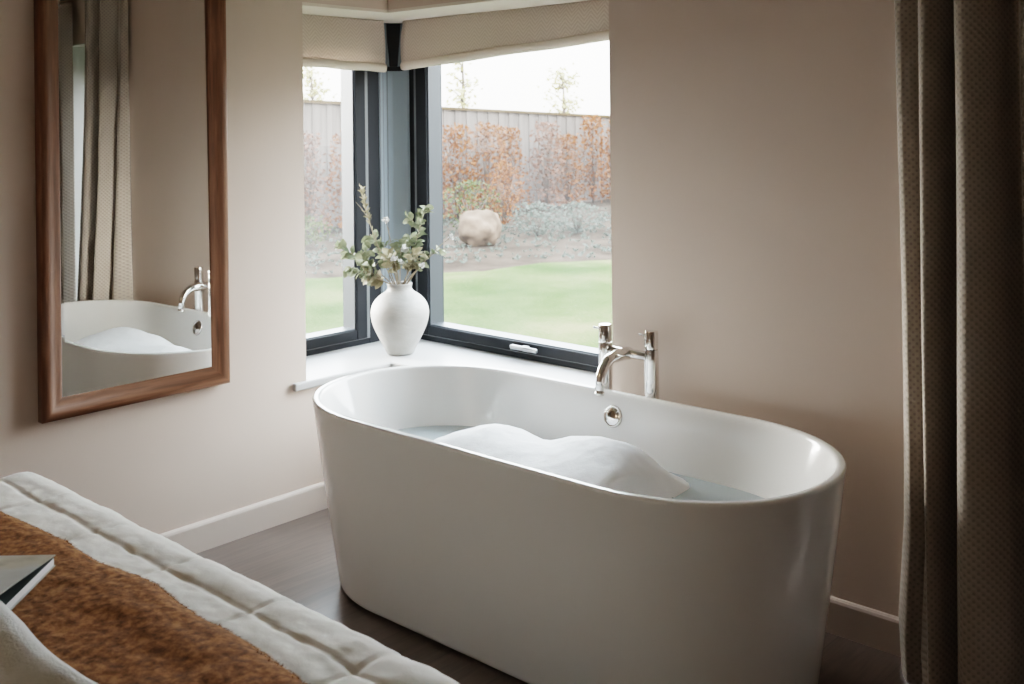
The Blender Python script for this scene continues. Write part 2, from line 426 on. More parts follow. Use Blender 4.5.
def skirting(name, poly, axis, a0, a1):
    # poly: (depth, z) profile extruded along one axis
    v = []; f = []; k = len(poly)
    for a in (a0, a1):
        for d, z in poly: v.append((d, a, z) if axis == 'y' else (a, -d, z))
    f = [tuple(range(k)), tuple(k + i for i in reversed(range(k)))] + [(i, k + i, k + (i + 1) % k, (i + 1) % k) for i in range(k)]
    me = mesh_from(v, f); bm = bmesh.new(); bm.from_mesh(me); bmesh.ops.recalc_face_normals(bm, faces=bm.faces); bm.to_mesh(me); bm.free()
    return struct(link(name, me, M['trim'], smooth=False))
prof = [(0, 0), (.017, 0), (.017, .088), (.014, .095), (.008, .0985), (0, .0985)]
skirting('baseboard_left', prof, 'y', RY, 0)
skirting('baseboard_right', prof, 'x', 0.017, DX0)

# window sill: L-shaped board with a nosing past the wall faces
w = MB(); n = .022
w.prism([(n, -n), (RJ + .03, -n), (RJ + .03, -.0005), (RJ, -.0005), (RJ, .40), (-.36, .40), (-.36, LJ), (.0005, LJ), (.0005, LJ - .065), (n, LJ - .065)], SILL - .03, SILL)
s = w.build('window_sill', M['sill'], bevel=.006); struct(s)

# ------------------------------------------------------------------ windows
def frame_bars(mb, ax, a0, a1, d0, d1, z0, z1, wl, wr, wb, wt):
    def bx(p0, p1, q0, q1):
        if ax == 'x': mb.box(p0, p1, d0, d1, q0, q1)
        else: mb.box(-d1, -d0, p0, p1, q0, q1)
    bx(a0, a0 + wl, z0, z1); bx(a1 - wr, a1, z0, z1); bx(a0 + wl, a1 - wr, z0, z0 + wb); bx(a0 + wl, a1 - wr, z1 - wt, z1)
    return mb

def make_window(name, ax, a0, a1, hinge, dface, fw_=.05, sw_=.068, gap=.005):
    # a0..a1: frame extents along the wall; dface: depth of the frame face behind the wall line
    root = struct(empty(name, ((a0 + a1) / 2, dface, SILL) if ax == 'x' else (-dface, (a0 + a1) / 2, SILL)))
    lo, hi = SILL, LINT - .012
    o = frame_bars(MB(), ax, a0, a1, dface, dface + .09, lo, hi, fw_, fw_, .025, .05).build('window_frame', M['frame'], root, bevel=.004)
    near = hinge        # which end is the corner post end
    fa0, fa1 = a0 + fw_ + gap, a1 - fw_ - gap
    frame_bars(MB(), ax, fa0, fa1, dface - .008, dface + .092, lo + .027, hi - .055, sw_, sw_, .042, .06).build('window_sash', M['frame'], root, bevel=.004)
    # glazing bead, its lighter colour stands in for the skylight on it
    b0, b1 = fa0 + sw_, fa1 - sw_
    bz0, bz1 = lo + .069, hi - .115
    frame_bars(MB(), ax, b0, b1, dface + .002, dface + .078, bz0, bz1, .006, .006, .005, .006).build('glazing_bead', M['bead'], root, bevel=.002)
    # pale strip between frame and sash, painting the light their edges catch
    frame_bars(MB(), ax, fa0 - gap, fa1 + gap, dface - .004, dface + .02, lo + .025, hi - .05, gap, gap, .002, .004).build('lit_edge_strip', M['strip'], root)
    d = dface + .075
    if ax == 'x': g = mesh_from([(b0, d, bz0), (b1, d, bz0), (b1, d, bz1), (b0, d, bz1)], [(0, 1, 2, 3)])
    else: g = mesh_from([(-d, b0, bz0), (-d, b1, bz0), (-d, b1, bz1), (-d, b0, bz1)], [(0, 1, 2, 3)])
    link('glass_pane', g, M['glass'], root, smooth=False)
    return root

win_r = make_window('window_2', 'x', -.268, RJ + .02, 'l', .352, .036, .066, .014)
win_l = make_window('window_1', 'y', LJ - .02, .226, 'r', .322, .070, .056, .016)
# handle on the bottom rail of the right window
hx, hz = .425, SILL + .048
h = MB(); h.box(hx - .016, hx + .016, .332, .3425, hz - .012, hz + .012)
h.tube([(hx, .340, hz), (hx, .318, hz)], .008, 12)
hb = h.build('window_handle', M['brushed'], win_r, bevel=.002)
h = MB(); h.tube([(hx - .062, .312, hz + .002), (hx - .055, .316, hz + .004), (hx, .318, hz + .004), (hx + .07, .318, hz + .002)], [.009, .010, .009, .009], 12)
h.build('handle_lever', M['brushed'], win_r, smooth=True)
# corner post with a slanted face, its lit look put into the pale colour
w = MB(); w.prism([(-.322, .226), (-.322, .300), (-.276, .352), (-.268, .352), (-.268, .43), (-.40, .43), (-.40, .226)], SILL, LINT - .012)
post = w.build('window_corner_post', M['frame_post'], bevel=.004); struct(post)
w = MB()
for a_, b_ in ((.228, .234), (.246, .250), (.268, .276)): w.box(-.326, -.3215, a_, b_, SILL, LINT - .013)
o = w.build('post_lit_strip', M['strip'], bevel=.001); struct(o)
# dark tapered strip added for the shade on the post between the blinds
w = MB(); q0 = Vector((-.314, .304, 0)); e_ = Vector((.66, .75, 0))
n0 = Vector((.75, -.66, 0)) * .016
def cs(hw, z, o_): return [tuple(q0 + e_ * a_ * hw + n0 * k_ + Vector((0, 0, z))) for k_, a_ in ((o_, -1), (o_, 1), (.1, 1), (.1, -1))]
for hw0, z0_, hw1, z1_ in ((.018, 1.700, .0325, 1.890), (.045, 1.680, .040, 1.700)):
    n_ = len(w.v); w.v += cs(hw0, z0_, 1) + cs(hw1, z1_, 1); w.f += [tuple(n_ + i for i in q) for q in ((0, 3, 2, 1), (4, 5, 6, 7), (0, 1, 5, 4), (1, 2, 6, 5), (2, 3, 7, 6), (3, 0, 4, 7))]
struct(w.build('post_shade_strip', M['bracket'], bevel=.003))  # near-black strip stands in for shade, not a bracket

# glazed door in the right wall, between the curtains
door = struct(empty('door_1', ((DX0 + DX1) / 2, .34, 0)))
frame_bars(MB(), 'x', DX0, DX1, .33, .39, 0, DZ, .05, .05, .06, .05).build('door_frame', M['frame'], door, bevel=.004)
frame_bars(MB(), 'x', DX0 + .052, DX1 - .052, .335, .385, .062, DZ - .052, .08, .08, .12, .08).build('door_leaf', M['frame'], door, bevel=.004)
g = mesh_from([(DX0 + .132, .36, .182), (DX1 - .132, .36, .182), (DX1 - .132, .36, DZ - .132), (DX0 + .132, .36, DZ - .132)], [(0, 1, 2, 3)])
link('glass_pane', g, M['glass'], door, smooth=False)
h = MB(); h.tube([(DX0 + .09, .335, 1.0), (DX0 + .09, .29, 1.0), (DX0 + .10, .285, 1.0), (DX0 + .21, .285, 1.0)], .009, 10)
h.build('door_handle', M['brushed'], door, smooth=True)
w = MB(); w.box(DX0 - .001, DX0 + .006, .001, .33, 0, DZ); w.box(DX1 - .006, DX1 + .001, .001, .33, 0, DZ); w.box(DX0 + .006, DX1 - .006, .001, .33, DZ - .006, DZ + .001)
struct(w.build('trim_3', M['sill']))

# ------------------------------------------------------------------ roman blinds
def roman_blind(ax, a0, a1, d, zt, zb0, zb1, label):
    root = empty('roman_blind', ((a0 + a1) / 2, d, zt) if ax == 'x' else (-d, (a0 + a1) / 2, zt), label, 'blind', 'roman blinds in the corner window')
    def place(a, dd, z): return (a, dd, z) if ax == 'x' else (-dd, a, z)
    NA, NZ = 50, 22
    v, f, uv = [], [], []
    for i in range(NA + 1):
        s_ = i / NA; a = a0 + (a1 - a0) * s_
        zb = zb0 + (zb1 - zb0) * s_ + .032
        for j in range(NZ + 1):
            t = j / NZ; z = zt + (zb - zt) * t
            bulge = .010 * math.sin(PI * min(1, t * 1.0)) + .012 * t ** 2 + .003 * math.sin(s_ * 9 + t * 3)
            flare = (.014 * max(0, t - .1)) * (1 if s_ < .5 else -1) * 0
            v.append(place(a, d - .012 - bulge, z)); uv.append((a, z))
    for i in range(NA):
        for j in range(NZ):
            q = i * (NZ + 1) + j; f.append((q, q + NZ + 1, q + NZ + 2, q + 1))
    o = link('blind_cloth', mesh_from(v, f, uvs=uv), M['blind'], root)
    sd = o.modifiers.new('solid', 'SOLIDIFY'); sd.thickness = .004; sd.offset = 0
    # folded layers stacked at the bottom
    v, f = [], []
    prof = [(.000, .036), (-.030, .034), (-.037, .020), (-.033, .004), (-.022, -.002), (.004, 0.0), (.012, .012), (.008, .030)]
    K = len(prof)
    for i in range(NA + 1):
        s_ = i / NA; a = a0 + .003 + (a1 - a0 - .006) * s_; zb = zb0 + (zb1 - zb0) * s_
        for dd, zz in prof: v.append(place(a, d + dd + .002 * math.sin(s_ * 11), zb + zz + .0015 * math.sin(s_ * 17)))
    for i in range(NA):
        for k in range(K):
            k2 = (k + 1) % K; f.append((i * K + k, i * K + k2, (i + 1) * K + k2, (i + 1) * K + k))
    f.append(tuple(range(K))); f.append(tuple(NA * K + k for k in reversed(range(K))))
    me = mesh_from(v, f); bm = bmesh.new(); bm.from_mesh(me); bmesh.ops.recalc_face_normals(bm, faces=bm.faces); bm.to_mesh(me); bm.free()
    link('blind_hem', me, M['blind_hem'], root)
    mb = MB()
    if ax == 'x': mb.box(a0, a1, d - .010, d + .03, zt - .03, zt)
    else: mb.box(-d - .03, -d + .010, a0, a1, zt - .03, zt)
    mb.build('head_rail', M['blind_hem'], root, bevel=.003)
    return root
roman_blind('x', -.200, RJ - .01, .275, LINT - .013, 1.680, 1.752, 'woven beige roman blind over the wider right-hand pane')
roman_blind('y', LJ + .01, .190, .262, LINT - .013, 1.686, 1.672, 'short woven beige roman blind over the narrow left pane beside the mirror')

# ------------------------------------------------------------------ wall mirror
MY0, MY1, MZ0, MZ1 = -1.415, -.765, .556, 2.02
mir = empty('wall_mirror', (0, (MY0 + MY1) / 2, (MZ0 + MZ1) / 2), 'tall wall mirror in a brown wooden frame left of the window', 'mirror')
# moulding profile: (inset from outer edge, projection from wall)
prof = [(0, .002), (0, .030), (.006, .037), (.016, .039), (.026, .036), (.036, .030), (.046, .026), (.058, .023), (.066, .021), (.068, .016), (.068, .006)]
v, f, uv = [], [], []
corners = [(MY0, MZ0, 1, 1), (MY1, MZ0, -1, 1), (MY1, MZ1, -1, -1), (MY0, MZ1, 1, -1)]
K = len(prof)
for e in range(4):
    A, B = corners[e], corners[(e + 1) % 4]
    base = len(v)
    ln = math.hypot(B[0] - A[0], B[1] - A[1])
    for t, C in ((0, A), (1, B)):
        for k, (ins, pr) in enumerate(prof):
            v.append((pr, C[0] + C[2] * ins, C[1] + C[3] * ins)); uv.append((t * ln + e * 3.1, k * .008 + e * .7))
    for k in range(K - 1): f.append((base + k, base + k + 1, base + K + k + 1, base + K + k))
me = mesh_from(v, f, uvs=uv)
bm = bmesh.new(); bm.from_mesh(me); bmesh.ops.remove_doubles(bm, verts=bm.verts, dist=1e-5); bmesh.ops.recalc_face_normals(bm, faces=bm.faces); bm.to_mesh(me); bm.free()
o = link('mirror_frame', me, M['wood'], mir)
# bevelled glass, leaning back very slightly
g0, g1, h0, h1 = MY0 + .066, MY1 - .066, MZ0 + .066, MZ1 - .066
bv = .010
v = []
for (y, z, d) in [(g0, h0, -.0002), (g1, h0, -.0002), (g1, h1, -.0002), (g0, h1, -.0002), (g0 + bv, h0 + bv, 0), (g1 - bv, h0 + bv, 0), (g1 - bv, h1 - bv, 0), (g0 + bv, h1 - bv, 0)]:
    v.append((.018 + d - (z - 1.0) * .0084, y, z))
f = [(4, 5, 6, 7), (0, 1, 5, 4), (1, 2, 6, 5), (2, 3, 7, 6), (3, 0, 4, 7)]
link('mirror_glass', mesh_from(v, f), M['mirror'], mir, smooth=False)
MB().box(.001, .006, MY0 + .01, MY1 - .01, MZ0 + .01, MZ1 - .01).build('mirror_backing', M['darkwood'], mir)

# ------------------------------------------------------------------ bathtub
TX, TY, TH, TROT = 1.250, -.497, .5963, .011
tub = empty('bathtub', (TX, TY, 0), 'white freestanding oval bathtub filled with foamy water below the window', 'bathtub')
def ring(Lx, Wy, z, kind='o'):
    # stadium outline with rounded ends
    s_ = .9 * (Lx - Wy) / 2; a = Lx / 2 - s_; b = Wy / 2; n_ = 2.12; pts = []
    ne, ns = 44, 12
    for i in range(ne + 1):
        t = -PI / 2 + PI * i / ne; c, q = math.cos(t), math.sin(t)
        pts.append((s_ + a * abs(c) ** (2 / n_), b * math.copysign(abs(q) ** (2 / n_), q)))
    for i in range(1, ns): pts.append((s_ - 2 * s_ * i / ns, b))
    for i in range(ne + 1):
        t = PI / 2 + PI * i / ne; c, q = math.cos(t), math.sin(t)
        pts.append((-s_ - a * abs(c) ** (2 / n_), b * math.copysign(abs(q) ** (2 / n_), q)))
    for i in range(1, ns): pts.append((-s_ + 2 * s_ * i / ns, -b))
    cr, sr = math.cos(TROT), math.sin(TROT)
    return [(TX + cr * x - sr * y, TY + sr * x + cr * y, z) for x, y in pts]
LT, WT, LB, WB = 1.716, .758, 1.560, .595
def outer(z):
    t = z / TH; e = t + .10 * t * (1 - t)
    return LB + (LT - LB) * e, WB + (WT - WB) * e
rings = []
for z in (.010, .014, .025, .08, .16, .26, .36, .46, .54, .575, .587):
    l, ww = outer(z); ins = .008 if z == .010 else (.003 if z == .014 else 0); rings.append(ring(l - ins, ww - ins, z))
l, ww = LT, WT
for ins, z in ((.002, .592), (.007, .5955), (.014, .5963), (.030, .5963), (.044, .5955), (.052, .592), (.057, .586)):
    rings.append(ring(l - ins, ww - ins, z))
def inner(z):
    t = (z - .16) / (.586 - .16)
    return 1.20 + (LT - .057 - 1.20) * t ** .72, .44 + (WT - .057 - .44) * t ** .62
for z in (.575, .55, .52, .48, .44, .40, .35, .30, .25, .21, .18):
    l, ww = inner(z); rings.append(ring(l, ww, z))
rings.append(ring(1.15, .40, .164)); rings.append(ring(1.02, .28, .155))
K = len(rings[0]); v = [p for r in rings for p in r]; f = []
for i in range(len(rings) - 1):
    for k in range(K):
        k2 = (k + 1) % K; f.append((i * K + k, i * K + k2, (i + 1) * K + k2, (i + 1) * K + k))
f.append(tuple((len(rings) - 1) * K + k for k in range(K))); f.append(tuple(k for k in reversed(range(K))))
o = link('tub_shell', mesh_from(v, f), M['tub'], tub)
# recessed plinth
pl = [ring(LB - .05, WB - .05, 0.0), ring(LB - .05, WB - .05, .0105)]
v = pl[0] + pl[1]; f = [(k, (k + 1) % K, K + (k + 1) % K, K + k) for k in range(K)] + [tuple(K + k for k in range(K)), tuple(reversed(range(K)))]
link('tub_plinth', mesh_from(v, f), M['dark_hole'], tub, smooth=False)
# overflow cover on the inner back wall
li, wi = inner(.522); oy = TY + wi / 2; ox = 1.228
def disc(prof, seg=32, tilt=.30):
    # lathe about an axis pointing to -y, tipped with the tub wall
    v, f = [], []
    for r, d in prof:
        for k in range(seg):
            th = 2 * PI * k / seg; a, b_ = r * math.cos(th), r * math.sin(th)
            yy = -d; zz = b_
            v.append((ox + a, oy + yy * math.cos(tilt) + zz * math.sin(tilt) + .003, .524 + zz * math.cos(tilt) - yy * math.sin(tilt) * -1 * -1))
    for i in range(len(prof) - 1):
        for k in range(seg):
            k2 = (k + 1) % seg; f.append((i * seg + k, i * seg + k2, (i + 1) * seg + k2, (i + 1) * seg + k))
    f.append(tuple((len(prof) - 1) * seg + k for k in range(seg)))
    return mesh_from(v, f)
ofl = link('overflow_cover', disc([(.035, -.004), (.035, .004), (.033, .0085), (.029, .010), (.028, .0075), (.0265, .0075), (.022, .0105), (.014, .0125), (.002, .0135)]), M['chrome'], tub)

# water
li, wi = inner(.405)
wr = ring(li + .004, wi + .004, .405)
v = wr; f = [tuple(range(len(wr)))]
water = link('bath_water', mesh_from(v, f), M['water'], smooth=False)
tag(water, 'clear bluish bath water inside the white tub', 'water', kind='stuff')

# foam: heaped mounds on the water
def inside(x, y, l, ww):
    cr, sr = math.cos(-TROT), math.sin(-TROT); dx, dy = x - TX, y - TY
    lx, ly = cr * dx - sr * dy, sr * dx + cr * dy
    s_ = .9 * (l - ww) / 2; ax_ = max(0, abs(lx) - s_) / (l / 2 - s_); by = abs(ly) / (ww / 2)
    return ax_ ** 2.12 + by ** 2.12
bumps = [(.99, -.42, .18, .17, .105), (.86, -.52, .13, .13, .055), (1.12, -.52, .16, .15, .075), (1.35, -.41, .17, .16, .125), (1.48, -.42, .12, .15, .10), (1.36, -.60, .2, .14, .09), (1.53, -.56, .09, .13, .06), (1.24, -.34, .1, .1, .06)]
def foam_h(x, y):
    h_ = 0
    for bx, by, sx_, sy_, a in bumps:
        q = ((x - bx) / sx_) ** 2 + ((y - by) / sy_) ** 2
        h_ = h_ + a * math.exp(-q * 1.1) * (1 - .5 * min(1, h_ / .12))
    nz_ = noise.fractal(Vector((x * 16, y * 16, 0)), 1.0, 2.0, 4)
    h_ += .0035 * nz_ + .006 * noise.noise(Vector((x * 6, y * 6, 4)))
    edge = 1.597 + .012 * math.sin(y * 24) - x
    h_ *= max(0, min(1, edge / .05)) ** .45
    h_ -= .016
    e = 1 - inside(x, y, li, wi)
    if e < .12: h_ -= (.12 - e) * .25
    return h_
NX, NY = 150, 96; X0, X1, Y0, Y1 = .66, 1.70, -.80, -.19
v, f, idx = [], [], {}
for i in range(NX + 1):
    for j in range(NY + 1):
        x = X0 + (X1 - X0) * i / NX; y = Y0 + (Y1 - Y0) * j / NY
        if inside(x, y, li, wi) < .96:
            hh = foam_h(x, y)
            if hh > -.012:
                idx[(i, j)] = len(v); v.append((x, y, .405 + max(hh, -.006)))
for i in range(NX):
    for j in range(NY):
        q = [(i, j), (i + 1, j), (i + 1, j + 1), (i, j + 1)]
        if all(k in idx for k in q): f.append(tuple(idx[k] for k in q))
foam = link('bath_foam', mesh_from(v, f), M['foamy'])
tag(foam, 'heaped white soap foam floating on the bath water', 'foam', kind='stuff')

# ------------------------------------------------------------------ bath filler tap on standpipes
FY = -.088
tap = empty('bath_tap', (1.236, FY, 0), 'chrome two-handled bath mixer tap standing behind the tub rim', 'tap')
for px in (1.146, 1.326):
    b = MB(); b.lathe([(.030, 0.0), (.030, .006), (.014, .012), (.014, .50), (.021, .51), (.0225, .56), (.0225, .690), (.0215, .730), (.0205, .736)], px, FY, 28)
    b.build('tap_pillar', M['chrome'], tap, smooth=True).modifiers.new('es', 'EDGE_SPLIT').split_angle = .6
    b = MB(); b.lathe([(.0195, .737), (.0215, .739), (.0215, .788), (.0200, .7935), (.012, .795)], px, FY, 28)
    hd = b.build('tap_handle', M['chrome'], tap, smooth=True); hd.modifiers.new('es', 'EDGE_SPLIT').split_angle = .6
    b = MB(); b.tube([(px - .018, FY - .006, .778), (px - .036, FY - .012, .780)], .0034, 10); b.ball((px - .036, FY - .012, .780), .0042, 10, 6)
    b.build('handle_lever', M['chrome'], hd, smooth=True)
b = MB(); b.tube([(1.146, FY, .712), (1.236, FY, .712), (1.326, FY, .712)], .0150, 20); b.ball((1.236, FY, .712), .0205, 20, 12)
b.build('mixer_bridge', M['chrome'], tap, smooth=True)
pts = [(1.236, FY - .01, .713), (1.236, FY - .045, .713)]
for i in range(13):
    a = i / 12 * 1.45
    pts.append((1.236, FY - .075 - .072 * math.sin(a), .713 - .072 * (1 - math.cos(a))))
pts.append((1.236, FY - .150, .713 - .098))
b = MB(); b.tube(pts, [.0195 - .0060 * i / (len(pts) - 1) for i in range(len(pts))], 20); b.build('spout', M['chrome'], tap, smooth=True)
d_ = (Vector(pts[-1]) - Vector(pts[-2])).normalized()
b = MB(); b.tube([Vector(pts[-1]) - d_ * .004, Vector(pts[-1]) + d_ * .006], .0145, 20); b.build('spout_outlet', M['chrome'], tap, smooth=True)

# ------------------------------------------------------------------ vase with dried sprigs
VX, VY = -.064, .104
VZ = SILL + .0005
vs = empty('vase', (VX, VY, VZ), 'round white ceramic vase with a narrow neck on the window sill corner', 'vase')
prof = [(.048, 0), (.055, .002), (.059, .010), (.070, .035), (.092, .075), (.112, .118), (.1215, .158), (.120, .190), (.108, .218), (.086, .241), (.064, .254), (.053, .262), (.0495, .270), (.0495, .281), (.053, .288), (.0525, .292), (.049, .293), (.045, .289), (.043, .275), (.05, .25), (.08, .225)]
b = MB(); b.lathe([(r, VZ + z) for r, z in prof], VX, VY, 64, cap=(True, False))
o = b.build('vase_body', M['ceramic'], vs, smooth=True)
sb = o.modifiers.new('sub', 'SUBSURF'); sb.levels = 1; sb.render_levels = 1
MB().lathe([(.01, VZ + .248), (.049, VZ + .249)], VX, VY, 32).build('vase_inside', M['ceramic_in'], vs, smooth=True)

def bez(p0, p1, p2, n=16):
    p0, p1, p2 = Vector(p0), Vector(p1), Vector(p2)
    return [p0 * (1 - t) ** 2 + p1 * 2 * t * (1 - t) + p2 * t * t for t in [i / n for i in range(n + 1)]]
MOUTH = Vector((VX, VY, VZ + .283))
RT = Vector((.74, .67, 0)); FWD = Vector((-.67, .74, 0))     # sideways / away as seen from the room
def sprig(name, label, side, depth, up, sag, nleaf, size, m, kind='leaf', start=.35, cat='dried sprig', grp='dried sprigs in the white vase', seed=0):
    rnd = random.Random(seed)
    root = empty(name, MOUTH, label, cat, grp)
    off = RT * max(-.03, min(.03, side * .16)) + FWD * max(-.028, min(.028, depth * .2))
    bot = Vector((VX, VY, VZ + .10)) - off * .9
    top = MOUTH + RT * side + FWD * depth + Vector((0, 0, up))
    mid = MOUTH + off + RT * side * sag + FWD * depth * .3 + Vector((0, 0, up * .62))
    path = [bot, MOUTH + off * .9 - Vector((0, 0, .02))] + bez(MOUTH + off, mid, top)
    b = MB(); K_ = len(path); b.tube(path, [.0026 - .0014 * i / K_ for i in range(K_)], 6)
    side_tips = []
    curve = path[2:]
    for q in range(2 if kind != 'flower' else 1):
        i = 6 + q * 4; p = curve[i]
        d = (RT * rnd.uniform(-1, 1) + FWD * rnd.uniform(-1, 1) + Vector((0, 0, .7))).normalized()
        e = p + d * rnd.uniform(.05, .09); b.tube([p, (p + e) / 2 + Vector((0, 0, .006)), e], [.0014, .0012, .0009], 5); side_tips.append((p, e))
    b.build('stem', M['stemwood'], root, smooth=True)
    lf = MB()
    if kind == 'leaf':
        for k in range(nleaf):
            t = start + (1 - start) * (k + rnd.random() * .6) / nleaf
            if k % 4 == 3 and side_tips:
                a, e = side_tips[(k // 4) % len(side_tips)]; p = a.lerp(e, rnd.uniform(.3, 1)); tg = (e - a).normalized()
            else:
                fi = min(len(curve) - 2, t * (len(curve) - 1)); i = int(fi); p = curve[i].lerp(curve[i + 1], fi - i); tg = (curve[i + 1] - curve[i]).normalized()
            ang = rnd.uniform(0, 2 * PI)
            o1 = tg.cross(Vector((.3, .5, .8))).normalized(); o2 = tg.cross(o1)
            d = (tg * rnd.uniform(.2, .8) + o1 * math.cos(ang) + o2 * math.sin(ang)).normalized()
            nrm = Vector((rnd.uniform(-1, 1), rnd.uniform(-1, 1), rnd.uniform(.2, 1)))
            ln = size * rnd.uniform(.7, 1.15)
            lf.leaf(p, d, nrm, ln, ln * rnd.uniform(.5, .72))
        lf.build('leaves', m, root, smooth=True)
    elif kind == 'plume':
        for k in range(70):
            t = .55 + .45 * k / 70; i = min(len(curve) - 2, int(t * (len(curve) - 1))); p = curve[i].lerp(curve[i + 1], rnd.random())
            d = Vector((rnd.uniform(-1, 1), rnd.uniform(-1, 1), rnd.uniform(.4, 1.6)))
            lf.leaf(p, d, (rnd.uniform(-1, 1), rnd.uniform(-1, 1), .4), .024, .006)
        lf.build('plume', m, root, smooth=True)
    else:
        ends = [curve[-1]] + [e for _, e in side_tips]
        for e in ends:
            for k in range(9):
                d = Vector((rnd.uniform(-1, 1), rnd.uniform(-1, 1), rnd.uniform(-.6, 1))).normalized()
                lf.leaf(e, d, (rnd.uniform(-1, 1), rnd.uniform(-1, 1), rnd.uniform(-1, 1)), .018, .014)
            lf.ball(e, .0085, 8, 5)
        lf.build('blossoms', m, root, smooth=True)
    return root
SP = [
 ('eucalyptus_sprig', 'leafy grey-green sprig arching furthest left out of the vase', -.275, .02, .165, .35, 44, .046, 'leaf'),
 ('eucalyptus_sprig', 'leafy sprig leaning left just under the furthest left one', -.205, -.06, .085, .42, 36, .044, 'leaf'),
 ('eucalyptus_sprig', 'full leafy sprig upright left of the vase centre', -.125, .05, .205, .35, 42, .046, 'leaf'),
 ('eucalyptus_sprig', 'short leafy sprig in the middle front of the bouquet', -.04, -.07, .135, .4, 34, .043, 'leaf2'),
 ('eucalyptus_sprig', 'leafy sprig upright at the back middle of the bouquet', .0, .06, .185, .4, 40, .043, 'leaf'),
 ('eucalyptus_sprig', 'tallest leafy sprig on the right side of the bouquet', .112, .03, .325, .5, 48, .042, 'leaf'),
 ('eucalyptus_sprig', 'leafy sprig bending right above the vase shoulder', .085, -.05, .135, .4, 30, .043, 'leaf2'),
 ('eucalyptus_sprig', 'leafy sprig reaching right across the window sash', .175, .0, .150, .3, 24, .038, 'leaf'),
 ('eucalyptus_sprig', 'low leafy sprig drooping left over the vase neck', -.13, -.03, .045, .5, 24, .042, 'leaf2')]
for i, (nm, lb, sd_, dp, up, sag, nl, sz, mm) in enumerate(SP):
    sprig(nm, lb, sd_, dp, up, sag, nl, sz, M[mm], seed=20 + i)
sprig('dried_plume', 'thin pale feathery plume rising tallest at the left of the bouquet', -.160, .05, .400, .7, 0, 0, M['leaf2'], 'plume', seed=50)
for i, (lb, sd_, dp, up) in enumerate([('white blossom stem standing highest, left of centre', -.060, .04, .265), ('white blossom stem low at the front of the bouquet', -.01, -.09, .12),
        ('white blossom stem furthest right, against the wide pane', .215, .0, .195), ('white blossom stem low on the right above the neck', .10, -.05, .085)]):
    sprig('blossom_stem', lb, sd_, dp, up, .35, 0, 0, M['blossom'], 'flower', cat='dried flower', grp='white blossom stems in the vase', seed=70 + i)

# ------------------------------------------------------------------ bed
BX0, BX1, BY0, BY1, BZ = .50, 2.115, -3.75, -1.630, .600
bed = empty('bed', ((BX0 + BX1) / 2, (BY0 + BY1) / 2, 0), 'double bed standing in the foreground under quilt and throw', 'bed')
def rbox_mesh(x0, x1, y0, y1, z0, z1, r, step, disp=None):
    # rounded box: top and four sides on a grid, pushed to a rounded surface
    nx, ny, nz_ = max(2, int((x1 - x0) / step)), max(2, int((y1 - y0) / step)), max(2, int((z1 - z0) / step))
    verts, faces, cache = [], [], {}
    def vid(x, y, z):
        k = (round(x, 5), round(y, 5), round(z, 5))
        if k not in cache:
            cx_ = min(max(x, x0 + r), x1 - r); cy_ = min(max(y, y0 + r), y1 - r); cz_ = min(z, z1 - r)
            d = Vector((x - cx_, y - cy_, z - cz_)); nrm = d.normalized() if d.length > 1e-9 else Vector((0, 0, 1))
            p = Vector((cx_, cy_, cz_)) + nrm * r
            if disp: p = p + nrm * disp(p, nrm)
            cache[k] = len(verts); verts.append(tuple(p))
        return cache[k]
    X = [x0 + (x1 - x0) * i / nx for i in range(nx + 1)]; Y = [y0 + (y1 - y0) * i / ny for i in range(ny + 1)]; Z = [z0 + (z1 - z0) * i / nz_ for i in range(nz_ + 1)]
    for i in range(nx):
        for j in range(ny): faces.append((vid(X[i], Y[j], z1), vid(X[i + 1], Y[j], z1), vid(X[i + 1], Y[j + 1], z1), vid(X[i], Y[j + 1], z1)))
    for k in range(nz_):
        for i in range(nx):
            faces.append((vid(X[i], y0, Z[k]), vid(X[i + 1], y0, Z[k]), vid(X[i + 1], y0, Z[k + 1]), vid(X[i], y0, Z[k + 1])))
            faces.append((vid(X[i + 1], y1, Z[k]), vid(X[i], y1, Z[k]), vid(X[i], y1, Z[k + 1]), vid(X[i + 1], y1, Z[k + 1])))
        for j in range(ny):
            faces.append((vid(x0, Y[j + 1], Z[k]), vid(x0, Y[j], Z[k]), vid(x0, Y[j], Z[k + 1]), vid(x0, Y[j + 1], Z[k + 1])))
            faces.append((vid(x1, Y[j], Z[k]), vid(x1, Y[j + 1], Z[k]), vid(x1, Y[j + 1], Z[k + 1]), vid(x1, Y[j], Z[k + 1])))
    return verts, faces
v, f = rbox_mesh(BX0 + .04, BX1 - .04, BY0 + .04, BY1 - .04, .33, BZ - .03, .05, .08); f.append
me = mesh_from(v, f); link('mattress', me, M['mattress'], bed)
MB().box(BX0 + .05, BX1 - .05, BY0 + .05, BY1 - .05, .10, .335).build('bed_base', M['bedbase'], bed, bevel=.015)
for sx_ in (BX0 + .12, BX1 - .18):
    for sy_ in (BY0 + .12, BY1 - .18): MB().prism([(sx_, sy_), (sx_ + .06, sy_), (sx_ + .06, sy_ + .06), (sx_, sy_ + .06)], 0, .102).build('leg', M['darkwood'], bed)

